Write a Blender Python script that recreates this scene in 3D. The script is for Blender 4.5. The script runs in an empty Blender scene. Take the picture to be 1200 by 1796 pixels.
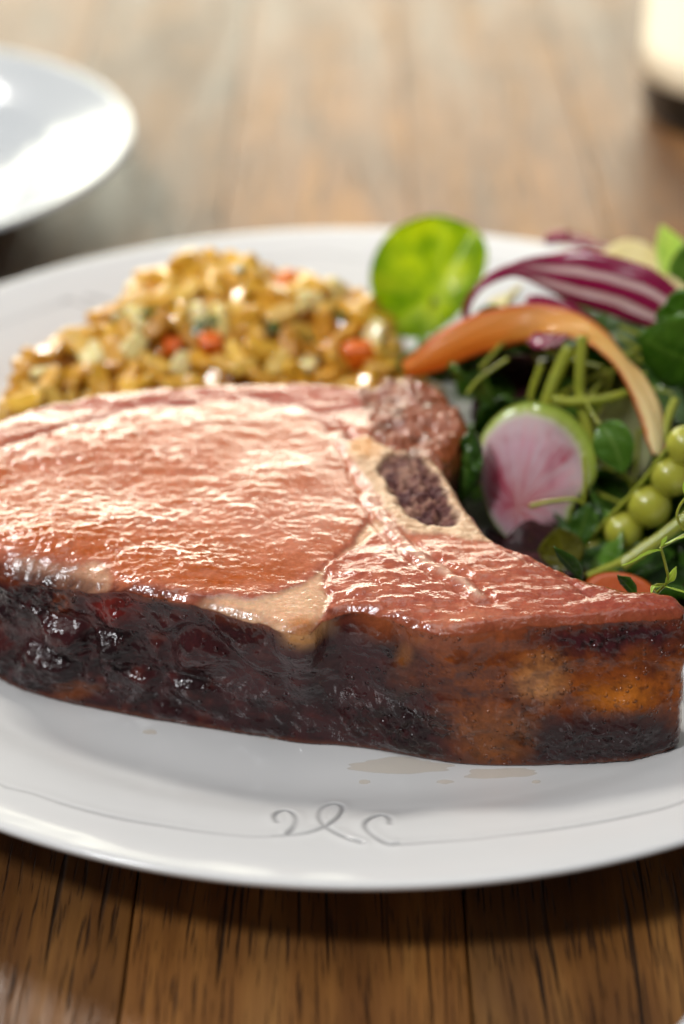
import bpy, math, random
import numpy as np
from mathutils import Vector, geometry

random.seed(7); RNG = np.random.default_rng(7)
SC = bpy.context.scene
COL = SC.collection

# ------------------------------------------------------------------ camera
FPX = 3590.0                         # focal length in pixels of the 1200x1796 photograph
PITCH = math.radians(31.13)
CAM = np.array([-0.4, -43.3, 27.2])  # centimetres, origin on the table under the plate
cd = bpy.data.cameras.new('camera'); cam = bpy.data.objects.new('camera', cd); COL.objects.link(cam)
cam.location = CAM * 0.01
cam.rotation_euler = (math.pi/2 - PITCH, 0, 0)
cd.sensor_fit = 'VERTICAL'; cd.sensor_height = 36.0; cd.sensor_width = 36.0
cd.lens = FPX / 1796 * 36.0
cd.clip_start = 0.01; cd.clip_end = 50
cd.dof.use_dof = True; cd.dof.focus_distance = 0.418; cd.dof.aperture_fstop = 6.2
cd.dof.aperture_blades = 9
SC.camera = cam

# ------------------------------------------------------------------ world and lamps
w = bpy.data.worlds.new('World'); SC.world = w; w.use_nodes = True
bgn = w.node_tree.nodes['Background']
bgn.inputs[0].default_value = (0.92, 0.95, 1.0, 1); bgn.inputs[1].default_value = 0.17

def area(name, loc, target, sx, sy, power, color):
    l = bpy.data.lights.new(name, 'AREA'); l.shape = 'RECTANGLE'; l.size = sx; l.size_y = sy
    l.energy = power; l.color = color
    o = bpy.data.objects.new(name, l); COL.objects.link(o); o.location = loc
    o.rotation_euler = (Vector(target) - Vector(loc)).to_track_quat('-Z', 'Y').to_euler()
    return o
area('window_light', (-0.35, 2.6, 0.52), (0, 0.1, 0.0), 2.6, 0.84, 58, (0.98, 0.96, 0.76))
area('key_light', (-0.62, 0.80, 0.86), (0, 0, 0.02), 0.24, 0.18, 11.0, (1.0, 0.96, 0.89))
area('overhead_light', (0.10, -0.15, 1.7), (0, 0, 0), 1.2, 1.0, 8, (1.0, 0.98, 0.95))
area('front_light', (-0.58, -0.52, 1.02), (0, 0.05, 0.02), 0.17, 0.17, 8.5, (0.96, 0.98, 1.0))
sl = bpy.data.lights.new('bottle_spot', 'SPOT'); sl.energy = 90; sl.spot_size = math.radians(17); sl.spot_blend = 0.6; sl.shadow_soft_size = 0.05; sl.color = (1.0, 0.96, 0.88)  # unseen spot added only to brighten the bottle label
so = bpy.data.objects.new('bottle_spot', sl); COL.objects.link(so); so.location = (-0.75, -0.55, 0.75)
so.rotation_euler = (Vector((0.15, 0.31, 0.09)) - so.location).to_track_quat('-Z', 'Y').to_euler()

vs = SC.view_settings
SC.display_settings.display_device = 'sRGB'
vs.view_transform = 'Standard'; vs.look = 'None'; vs.exposure = -0.12; vs.gamma = 1.0
vs.use_curve_mapping = False
SC.render.engine = 'CYCLES'
SC.cycles.use_denoising = True
SC.cycles.max_bounces = 8; SC.cycles.transparent_max_bounces = 8
SC.cycles.sample_clamp_indirect = 6.0

# ------------------------------------------------------------------ pixels to places
FV = np.array([0, math.cos(PITCH), -math.sin(PITCH)]); UV_ = np.array([0, math.sin(PITCH), math.cos(PITCH)])
XV = np.array([1.0, 0, 0])
def ray(a, b):
    a = np.asarray(a, float); b = np.asarray(b, float)
    return ((a-600)/FPX)[..., None]*XV + ((898-b)/FPX)[..., None]*UV_ + FV
def onz(a, b, z):
    d = ray(a, b); t = (np.asarray(z, float)-CAM[2])/d[..., 2]; return CAM + t[..., None]*d
def ony(a, b, y):
    d = ray(a, b); t = (np.asarray(y, float)-CAM[1])/d[..., 1]; return CAM + t[..., None]*d
def proj(q):
    d = np.asarray(q)-CAM; ww = d@FV
    return 600+FPX*(d@XV)/ww, 898-FPX*(d@UV_)/ww

# ------------------------------------------------------------------ noise
def _h(ix, iy, iz, seed):
    n = (ix*374761393 + iy*668265263 + iz*2147483647 + seed*974711) & 0xffffffff
    n = ((n ^ (n >> 13))*1274126177) & 0xffffffff
    n = ((n ^ (n >> 16))*2246822519) & 0xffffffff
    return ((n ^ (n >> 15)) & 0xffffff)/float(0xffffff)
def noise(p, seed=0):
    p = np.asarray(p, float); i = np.floor(p).astype(np.int64); f = p-i; f = f*f*f*(f*(f*6-15)+10)
    r = 0
    for dx in (0, 1):
        for dy in (0, 1):
            for dz in (0, 1):
                wgt = (f[..., 0] if dx else 1-f[..., 0])*(f[..., 1] if dy else 1-f[..., 1])*(f[..., 2] if dz else 1-f[..., 2])
                r = r + wgt*_h(i[..., 0]+dx, i[..., 1]+dy, i[..., 2]+dz, seed)
    return r*2-1
def fbm(p, octs=3, seed=0, gain=0.5):
    p = np.asarray(p, float); a = 1.0; r = 0; tot = 0
    for k in range(octs):
        r = r + a*noise(p*2.0**k + 17.3*k, seed+k); tot += a; a *= gain
    return r/tot*1.5
def cells(p, seed=0):
    p = np.asarray(p, float); i = np.floor(p).astype(np.int64); best = np.full(p.shape[:-1], 9.0); sec = best.copy()
    for dx in (-1, 0, 1):
        for dy in (-1, 0, 1):
            for dz in (-1, 0, 1):
                j = i + np.array([dx, dy, dz])
                c = np.stack([_h(j[..., 0], j[..., 1], j[..., 2], seed+k) for k in range(3)], -1) + j
                d = np.sqrt(((p-c)**2).sum(-1))
                sec = np.where(d < best, best, np.minimum(sec, d)); best = np.minimum(best, d)
    return best, sec
def sstep(a, b, x):
    t = np.clip((np.asarray(x, float)-a)/(b-a), 0, 1); return t*t*(3-2*t)

# ------------------------------------------------------------------ objects
def lin(r, g, b):
    f = lambda c: c/12.92 if c <= 0.04045 else ((c+0.055)/1.055)**2.4
    return np.array([f(r/255), f(g/255), f(b/255)])
def tag(o, label=None, cat=None, group=None, kind=None):
    if label: o['label'] = label
    if cat: o['category'] = cat
    if group: o['group'] = group
    if kind: o['kind'] = kind
    return o
def empty(name, loc_cm, label=None, cat=None, group=None, kind=None):
    o = bpy.data.objects.new(name, None); COL.objects.link(o); o.location = np.asarray(loc_cm)*0.01
    o.empty_display_size = 0.01
    return tag(o, label, cat, group, kind)
ORG = {}
def root_of(o): return ORG.get(o.name, np.zeros(3))
def thing(name, loc, label, cat, group=None, kind=None):
    o = empty(name, loc, label, cat, group, kind); ORG[o.name] = np.asarray(loc, float); return o
def mesh(name, V, Fc, mat, parent=None, uv=None, attrs=None, smooth=True, normals=None, origin=None):
    """vertices in world centimetres; the object's origin is its parent's origin or its own base"""
    V = np.asarray(V, float)
    if parent is not None: org = root_of(parent)
    elif origin is not None: org = np.asarray(origin, float)
    else: org = np.array([V[:, 0].mean(), V[:, 1].mean(), V[:, 2].min()])
    me = bpy.data.meshes.new(name); me.from_pydata(((V-org)*0.01).tolist(), [], [list(map(int, q)) for q in Fc])
    if uv is not None:
        li = np.zeros(len(me.loops), np.int32); me.loops.foreach_get('vertex_index', li)
        l = me.uv_layers.new(name='UVMap'); l.data.foreach_set('uv', np.asarray(uv, np.float32)[li].ravel())
    for k, a in (attrs or {}).items():
        a = np.asarray(a, np.float32)
        if a.ndim == 1:
            at = me.attributes.new(k, 'FLOAT', 'POINT'); at.data.foreach_set('value', a)
        else:
            at = me.attributes.new(k, 'FLOAT_COLOR', 'POINT')
            at.data.foreach_set('color', np.concatenate([a, np.ones((len(a), 1), np.float32)], 1).ravel())
    if smooth: me.polygons.foreach_set('use_smooth', [True]*len(me.polygons))
    me.update()
    if normals is not None: me.normals_split_custom_set_from_vertices(np.asarray(normals).tolist())
    me.materials.append(mat)
    o = bpy.data.objects.new(name, me); COL.objects.link(o)
    ORG[o.name] = org
    if parent is not None: o.parent = parent
    else: o.location = org*0.01
    return o
def vnormals(V, Fc):
    N = np.zeros_like(V)
    F3 = np.array([q[:3] for q in Fc] + [[q[0], q[2], q[3]] for q in Fc if len(q) == 4])
    n = np.cross(V[F3[:, 1]]-V[F3[:, 0]], V[F3[:, 2]]-V[F3[:, 0]])
    for k in range(3): np.add.at(N, F3[:, k], n)
    return N/(np.linalg.norm(N, axis=1, keepdims=True)+1e-12)
def catmull(pts, n, closed=False):
    p = np.asarray(pts, float); m = len(p)
    if closed: q = np.concatenate([p[-1:], p, p[:2]]); seg = m
    else: q = np.concatenate([2*p[:1]-p[1:2], p, 2*p[-1:]-p[-2:-1]]); seg = m-1
    t = np.linspace(0, seg, n, endpoint=not closed); i = np.minimum(t.astype(int), seg-1); f = (t-i)[:, None]
    a, b, c, d = q[i], q[i+1], q[i+2], q[i+3]
    return 0.5*(2*b+(c-a)*f+(2*a-5*b+4*c-d)*f*f+(3*b-a-3*c+d)*f**3)
def resample(p, n, closed=False):
    q = np.concatenate([p, p[:1]]) if closed else p
    s = np.concatenate([[0], np.cumsum(np.linalg.norm(np.diff(q, axis=0), axis=1))])
    t = np.linspace(0, s[-1], n, endpoint=not closed)
    return np.stack([np.interp(t, s, q[:, k]) for k in range(q.shape[1])], 1)
def gridfaces(nu, nv, wrap=False, off=0, flip=False):
    Fq = []
    for i in range(nu-1):
        for j in range(nv if wrap else nv-1):
            j2 = (j+1) % nv
            q = [off+i*nv+j, off+i*nv+j2, off+(i+1)*nv+j2, off+(i+1)*nv+j]
            Fq.append(q[::-1] if flip else q)
    return Fq

# ------------------------------------------------------------------ materials
class Mt:
    def __init__(s, name):
        s.m = bpy.data.materials.new(name); s.m.use_nodes = True; s.t = s.m.node_tree; s.N = s.t.nodes
        s.b = s.N['Principled BSDF']; s.out = s.N['Material Output']
    def n(s, typ, ins=None, **kw):
        x = s.N.new(typ)
        for k, v in kw.items(): setattr(x, k, v)
        for k, v in (ins or {}).items(): s.set(x.inputs[k], v)
        return x
    def set(s, sock, v):
        if hasattr(v, 'is_linked'): s.t.links.new(v, sock)
        elif isinstance(v, (tuple, list, np.ndarray)):
            v = tuple(float(c) for c in v)
            sock.default_value = v if len(v) == len(sock.default_value) else v+(1.0,)
        else: sock.default_value = v
    def p(s, **kw):
        for k, v in kw.items(): s.set(s.b.inputs[k.replace('_', ' ')], v)
        return s
    def uv(s): return s.n('ShaderNodeUVMap', uv_map='UVMap').outputs[0]
    def obj(s): return s.n('ShaderNodeTexCoord').outputs['Object']
    def map(s, v, scale): return s.n('ShaderNodeMapping', {'Vector': v, 'Scale': scale}).outputs[0]
    def noise(s, v, scale, detail=3, rough=0.55, dist=0.0, col=False):
        x = s.n('ShaderNodeTexNoise', {'Vector': v, 'Scale': scale, 'Detail': detail, 'Roughness': rough, 'Distortion': dist})
        return x.outputs['Color' if col else 'Fac']
    def voro(s, v, scale, feature='F1'):
        return s.n('ShaderNodeTexVoronoi', {'Vector': v, 'Scale': scale}, feature=feature).outputs['Distance']
    def ramp(s, f, stops, interp='LINEAR'):
        x = s.n('ShaderNodeValToRGB', {'Fac': f}); e = x.color_ramp.elements; x.color_ramp.interpolation = interp
        while len(e) < len(stops): e.new(0.5)
        for el, (pos, c) in zip(e, stops):
            el.position = pos; el.color = tuple(float(k) for k in (c if hasattr(c, '__len__') else (c, c, c)))+(1,)
        return x.outputs[0]
    def mix(s, f, a, b, mode='MIX'):
        x = s.n('ShaderNodeMix', data_type='RGBA', blend_type=mode)
        s.set(x.inputs[0], f); s.set(x.inputs[6], a); s.set(x.inputs[7], b); return x.outputs[2]
    def math(s, op, a, b=0.0):
        x = s.n('ShaderNodeMath', operation=op); s.set(x.inputs[0], a); s.set(x.inputs[1], b); return x.outputs[0]
    def attr(s, name, out='Color'): return s.n('ShaderNodeAttribute', attribute_name=name).outputs[out]
    def sep(s, v): return s.n('ShaderNodeSeparateXYZ', {0: v}).outputs
    def bump(s, h, strength, dist, prev=None):
        x = s.n('ShaderNodeBump', {'Height': h, 'Strength': strength, 'Distance': dist})
        if prev is not None: s.set(x.inputs['Normal'], prev)
        return x.outputs[0]
    def translucent(s, color, f, normal=None):
        t = s.n('ShaderNodeBsdfTranslucent', {'Color': color})
        if normal is not None: s.set(t.inputs['Normal'], normal)
        mx = s.n('ShaderNodeMixShader', {0: f}); s.t.links.new(s.b.outputs[0], mx.inputs[1]); s.t.links.new(t.outputs[0], mx.inputs[2])
        s.t.links.new(mx.outputs[0], s.out.inputs[0])

def m_porcelain():
    k = Mt('porcelain'); v = k.obj()
    g = k.attr('groove', 'Fac')
    n = k.noise(v, 14, 2)
    base = k.mix(n, lin(214, 213, 212), lin(222, 221, 219))
    k.p(Base_Color=k.mix(k.math('MULTIPLY', g, 0.9), base, lin(96, 96, 100)), Roughness=0.13, IOR=1.5)  # pooled grey glaze, with the engraved line's shade painted into its colour
    k.set(k.b.inputs['Normal'], k.bump(k.noise(v, 60, 2), 0.25, 0.0008))
    return k.m
M_PORC = m_porcelain()

def m_wood():
    k = Mt('worn_wood'); v = k.obj()
    oi = k.n('ShaderNodeObjectInfo')
    sh = k.n('ShaderNodeVectorMath', {0: v, 1: k.n('ShaderNodeCombineXYZ', {0: k.math('MULTIPLY', oi.outputs['Random'], 3.0), 1: k.math('MULTIPLY', oi.outputs['Random'], 9.0)}).outputs[0]}, operation='ADD').outputs[0]
    warp = k.noise(k.map(sh, (14, 3.0, 14)), 1.0, 2, col=True)
    wv = k.n('ShaderNodeVectorMath', {0: k.n('ShaderNodeVectorMath', {0: warp, 1: (0.5, 0.5, 0.5)}, operation='SUBTRACT').outputs[0], 1: (0.02, 0, 0)}, operation='MULTIPLY').outputs[0]
    p2 = k.n('ShaderNodeVectorMath', {0: sh, 1: wv}, operation='ADD').outputs[0]
    broad = k.noise(k.map(p2, (60, 5, 60)), 1.0, 3, 0.6)
    fine = k.noise(k.map(p2, (420, 22, 420)), 1.0, 3, 0.6)
    pore = k.noise(k.map(p2, (1700, 60, 1700)), 1.0, 2, 0.5)
    pmask = k.ramp(pore, [(0.57, 0), (0.68, 1)])
    crack = k.ramp(k.noise(k.map(p2, (620, 13, 620)), 1.0, 2, 0.5), [(0.63, 0), (0.69, 1)])
    patch = k.noise(k.map(sh, (22, 12, 22)), 1.0, 2)
    c = k.ramp(broad, [(0.28, lin(102, 64, 27)), (0.50, lin(146, 97, 45)), (0.72, lin(184, 133, 69))])
    c = k.mix(k.math('MULTIPLY', k.ramp(fine, [(0.35, 0), (0.7, 1)]), 0.55), c, lin(100, 58, 26))
    c = k.mix(k.math('MULTIPLY', k.ramp(patch, [(0.46, 0), (0.66, 1)]), 0.6), c, lin(92, 60, 34))
    c = k.mix(k.math('MULTIPLY', pmask, 0.85), c, lin(46, 28, 18))
    c = k.mix(k.math('MULTIPLY', crack, 0.85), c, lin(28, 18, 13))
    c = k.mix(1.0, c, oi.outputs['Color'], 'MULTIPLY')
    h = k.math('SUBTRACT', k.math('MULTIPLY', fine, 0.35), k.math('ADD', k.math('MULTIPLY', pmask, 0.35), crack))
    k.p(Base_Color=c, Roughness=k.ramp(broad, [(0.3, 0.40), (0.7, 0.52)]), IOR=1.5)
    k.set(k.b.inputs['Normal'], k.bump(h, 1.0, 0.0009))
    return k.m
M_WOOD = m_wood()

# ------------------------------------------------------------------ table
table = thing('table', (0, 0, 0), 'brown rustic wooden table top of long planks', 'table', kind='structure')
PW = 6.44; X0 = -4.46
for i in range(-11, 12):
    a = X0 + PW*i + 0.02; b = X0 + PW*(i+1) - 0.02
    c = 0.045
    prof = [(a, -3), (a, -c), (a+c*0.4, -c*0.35), (a+c*1.2, 0), (b-c*1.2, 0), (b-c*0.4, -c*0.35), (b, -c), (b, -3)]
    ys = (-70.0, 130.0)
    V = [(x, y, z) for y in ys for (x, z) in prof]
    n = len(prof)
    Fq = [[j, (j+1) % n, n+(j+1) % n, n+j] for j in range(n)] + [list(range(n))[::-1], list(range(n, 2*n))]
    pl = mesh('plank', V, [q[::-1] for q in Fq], M_WOOD, table, smooth=False)
    g = [0.72, 1.10, 0.86, 0.98, 0.80, 1.05, 0.9][(i*3+1) % 7]
    if i == 0: g = 1.0
    if i == -1: g = 0.66
    if i == 1: g = 0.82
    pl.color = (g, g*(0.985), g*(0.96), 1)

# ------------------------------------------------------------------ plates
def prof_interp(r, tbl):
    t = np.array(tbl); return np.interp(r, t[:, 0], t[:, 1])
_pt = catmull([(0, 0.55), (5, 0.56), (8.0, 0.585), (9.4, 0.63), (10.5, 0.78), (11.5, 1.12), (12.4, 1.50), (13.4, 1.82), (14.3, 2.07), (14.85, 2.19)], 120)
def plate_z(r): return np.interp(r, _pt[:, 0], _pt[:, 1])

# the scroll on the rim, drawn once in photo pixels and carried round the plate five times
line_l = [(0, 1375), (60, 1392), (130, 1415), (220, 1437), (300, 1450), (380, 1461), (440, 1466), (475, 1466)]
scr = [[(486, 1441), (482, 1432), (488, 1424), (503, 1421), (515, 1427), (520, 1438), (514, 1452), (504, 1463)],
       [(475, 1466), (505, 1464), (540, 1460), (570, 1449), (592, 1434), (601, 1419), (594, 1410), (578, 1410), (564, 1418), (560, 1432), (568, 1446), (585, 1458), (610, 1470), (634, 1477)],
       [(684, 1444), (682, 1434), (670, 1429), (652, 1434), (641, 1444), (644, 1455), (662, 1470), (682, 1480), (700, 1480)]]
line_r = [(700, 1480), (760, 1476), (830, 1471), (900, 1463), (1000, 1450), (1100, 1432), (1200, 1405)]
def to_rim(pix):
    z = np.full(len(pix), 1.9); a = np.array(pix, float)
    for _ in range(6):
        q = onz(a[:, 0], a[:, 1], z); z = plate_z(np.hypot(q[:, 0], q[:, 1]))
    return np.arctan2(q[:, 0], -q[:, 1]), np.hypot(q[:, 0], q[:, 1])   # angle from the near side, radius
STROKES = []
for st in scr:
    a, r = to_rim(st); STROKES.append((catmull(np.stack([a, r], 1), 90), 1.0))
def finish_line(pix, end_a):
    a, r = to_rim(pix); q = np.stack([a, r], 1)
    q = q[np.argsort(q[:, 0])]
    return q
ql = finish_line(line_l, 0); qr = finish_line(line_r, 0)
lim = math.radians(36)
ql = np.concatenate([[[-lim, 13.45]], ql]); qr = np.concatenate([qr, [[lim, 13.45]]])
STROKES.append((catmull(ql, 120), 0.55)); STROKES.append((catmull(qr, 120), 0.55))
pts_l, amp_l = [], []
for q, am in STROKES:
    q = resample(np.stack([q[:, 0]*13.4, q[:, 1]], 1), 260)
    # strokes swell and thin like a brush line
    u = np.linspace(0, 1, 260); pts_l.append(q); amp_l.append(am*(0.75+0.25*np.sin(u*9+am*5)))
SP = np.concatenate(pts_l); SA = np.concatenate(amp_l)

def ring_mesh(rad, ths, zf):
    R, T = np.meshgrid(rad, ths, indexing='ij')
    return R, T
pl_root = thing('dinner_plate', (0, 0, 0), 'large white porcelain dinner plate with scroll relief, carrying the pork chop', 'plate')
# well
nth = 240; th = np.linspace(0, 2*math.pi, nth, endpoint=False)
rad = np.concatenate([[0.001], np.linspace(0.5, 8.0, 26)])
R, T = np.meshgrid(rad, th, indexing='ij')
V = np.stack([R*np.sin(T), -R*np.cos(T), plate_z(R)], -1).reshape(-1, 3)
mesh('well', V, gridfaces(len(rad), nth, True, flip=False), M_PORC, pl_root, attrs={'groove': np.zeros(len(V))})
# rim with engraved scrolls
nth = 2600; th = np.linspace(-math.pi, math.pi, nth, endpoint=False)
rad_top = np.concatenate([np.linspace(8.0, 10.9, 16), np.linspace(10.93, 13.95, 98), np.linspace(14.05, 14.85, 9)])
R, T = np.meshgrid(rad_top, th, indexing='ij')
Zt = plate_z(R)
sect = math.radians(72)
Tl = (T + sect/2) % sect - sect/2
groove = np.zeros(R.shape)
dip = np.zeros(R.shape)
sel = (R > 10.8) & (R < 14.2)
A = np.stack([Tl[sel]*13.4, R[sel]], 1)
dmin = np.full(len(A), 9.0); amp = np.zeros(len(A))
order = np.argsort(SP[:, 0]); SPs = SP[order]; SAs = SA[order]
for b0 in range(0, len(A), 6000):
    a = A[b0:b0+6000]
    lo, hi = a[:, 0].min()-0.35, a[:, 0].max()+0.35
    if hi-lo > 6:   # a block over a sector seam
        s_, e_ = 0, len(SPs)
    else:
        s_, e_ = np.searchsorted(SPs[:, 0], lo), np.searchsorted(SPs[:, 0], hi)
    if e_ <= s_: continue
    d = np.hypot(a[:, None, 0]-SPs[None, s_:e_, 0], a[:, None, 1]-SPs[None, s_:e_, 1])
    k = d.argmin(1); dmin[b0:b0+6000] = d[np.arange(len(a)), k]; amp[b0:b0+6000] = SAs[s_:e_][k]
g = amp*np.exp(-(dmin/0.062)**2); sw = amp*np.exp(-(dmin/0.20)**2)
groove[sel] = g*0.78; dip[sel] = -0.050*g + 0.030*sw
V = np.stack([R*np.sin(T), -R*np.cos(T), Zt+dip], -1).reshape(-1, 3)
Fq = gridfaces(len(rad_top), nth, True)
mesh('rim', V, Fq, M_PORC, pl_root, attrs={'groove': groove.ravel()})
# rolled lip and underside
under = catmull([(14.85, 2.19), (14.97, 2.18), (15.02, 2.11), (14.97, 2.03), (14.8, 1.96), (13.4, 1.60), (12.0, 0.98), (10.6, 0.42), (9.6, 0.24)], 40)
nth = 360; th = np.linspace(-math.pi, math.pi, nth, endpoint=False)
V = np.array([(r*math.sin(t), -r*math.cos(t), z) for r, z in under for t in th])
mesh('lip', V, gridfaces(len(under), nth, True), M_PORC, pl_root, attrs={'groove': np.zeros(len(V))})
foot = [(9.6, 0.24), (9.4, 0.05), (9.3, 0.0), (9.0, 0.0), (8.9, 0.06), (8.7, 0.25), (0.01, 0.25)]
V = np.array([(r*math.sin(t), -r*math.cos(t), z) for r, z in foot for t in th[::3]])
mesh('foot_ring', V, gridfaces(len(foot), 120, True), M_PORC, pl_root, attrs={'groove': np.zeros(len(V))})

def m_grey():
    k = Mt('grey_glaze'); v = k.obj(); k.p(Base_Color=k.mix(k.noise(v, 30, 3), lin(186, 190, 194), lin(200, 203, 205)), Roughness=0.15)
    k.set(k.b.inputs['Normal'], k.bump(k.noise(v, 40, 2), 0.3, 0.001)); return k.m
M_GREY = m_grey()
def side_dish(name, cx, cy, R0, H, label, cat):
    root = thing(name, (cx, cy, 0), label, cat)
    th = np.linspace(0, 2*math.pi, 160, endpoint=False)
    def rev(nm, prof, wav=0.0):
        V = np.array([(cx+r*math.cos(t), cy+r*math.sin(t), z) for r, z in prof for t in th])
        mesh(nm, V, gridfaces(len(prof), 160, True), M_GREY, root, attrs={'groove': np.zeros(len(V))})
    k = R0/10.1; h = H/2.5
    rev('well', catmull([(0.01, 0.5*h), (3*k, 0.5*h), (5.2*k, 0.56*h), (6.2*k, 0.75*h)], 16))
    rev('rim', catmull([(6.2*k, 0.75*h), (7.0*k, 1.25*h), (7.7*k, 1.75*h), (8.6*k, 2.1*h), (9.6*k, 2.42*h), (9.95*k, 2.5*h), (10.1*k, 2.44*h), (10.0*k, 2.3*h), (8.6*k, 1.9*h), (7.2*k, 1.0*h), (6.2*k, 0.3*h)], 44))
    rev('foot_ring', [(6.2*k, 0.3*h), (6.0*k, 0.0), (5.6*k, 0.0), (5.4*k, 0.25*h), (0.01, 0.25*h)])
    return root
side_dish('side_plate', -17.6, 22.0, 10.1, 2.5, 'empty white side plate out of focus behind the dinner plate', 'plate')
side_dish('saucer', 11.7, -22.2, 7.7, 1.5, 'pale saucer edge at the near right corner of the table', 'saucer')

# ------------------------------------------------------------------ wine bottle
def bottle():
    k = Mt('dark_glass'); v = k.obj()
    k.p(Base_Color=lin(14, 15, 12), Roughness=0.06, IOR=1.52, Transmission_Weight=0.0, Coat_Weight=0.3)
    k.set(k.b.inputs['Normal'], k.bump(k.noise(v, 20, 1), 0.05, 0.002))
    l = Mt('label_paper'); v2 = l.obj()
    l.p(Base_Color=l.mix(l.noise(v2, 300, 3), lin(240, 228, 200), lin(247, 238, 214)), Roughness=0.55)
    l.set(l.b.inputs['Normal'], l.bump(l.noise(v2, 900, 2), 0.2, 0.0002))
    f = Mt('capsule_foil'); f.p(Base_Color=lin(70, 18, 22), Metallic=0.6, Roughness=0.35)
    f.set(f.b.inputs['Normal'], f.bump(f.noise(f.obj(), 200, 2), 0.2, 0.0003))
    cx, cy = 14.65, 30.9
    root = thing('wine_bottle', (cx, cy, 0), 'dark glass wine bottle with cream label behind the salad', 'bottle')
    th = np.linspace(0, 2*math.pi, 96, endpoint=False)
    def rev(nm, prof, m, parent=root, closed=True):
        V = np.array([(cx+r*math.cos(t), cy+r*math.sin(t), z) for r, z in prof for t in th])
        return mesh(nm, V, gridfaces(len(prof), 96, True), m, parent)
    rev('body', [(0.02, 0.9), (2.6, 0.35), (3.2, 0.02), (3.45, 0.05), (3.68, 0.3), (3.75, 0.7), (3.75, 19.0)] +
        catmull([(3.75, 19), (3.62, 20.3), (2.9, 21.8), (1.9, 23.2), (1.48, 24.6)], 14).tolist(), k.m)
    rev('neck', [(1.48, 24.6), (1.42, 26), (1.40, 29), (1.58, 29.02), (1.58, 29.8), (1.4, 29.9), (0.02, 29.9)], k.m)
    rev('capsule', [(1.50, 26.2), (1.46, 26.21), (1.62, 29.0), (1.62, 29.86), (1.45, 29.96), (0.02, 29.97)], f.m)
    a = np.linspace(math.radians(-90-118), math.radians(-90+118), 90)
    P = []
    for r in (3.765, 3.79):
        for z in np.linspace(1.75, 11.0, 8): P += [(cx+r*math.cos(t), cy+r*math.sin(t), z) for t in a]
    P = np.array(P); nn = 8*90
    Fq = gridfaces(8, 90, off=nn) + gridfaces(8, 90, flip=True)
    loop = [j for j in range(90)] + [i*90+89 for i in range(1, 8)] + [7*90+j for j in range(88, -1, -1)] + [i*90 for i in range(6, 0, -1)]
    Fq += [[loop[i], loop[(i+1) % len(loop)], nn+loop[(i+1) % len(loop)], nn+loop[i]] for i in range(len(loop))]
    mesh('label', P, Fq, l.m, root)
bottle()

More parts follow.
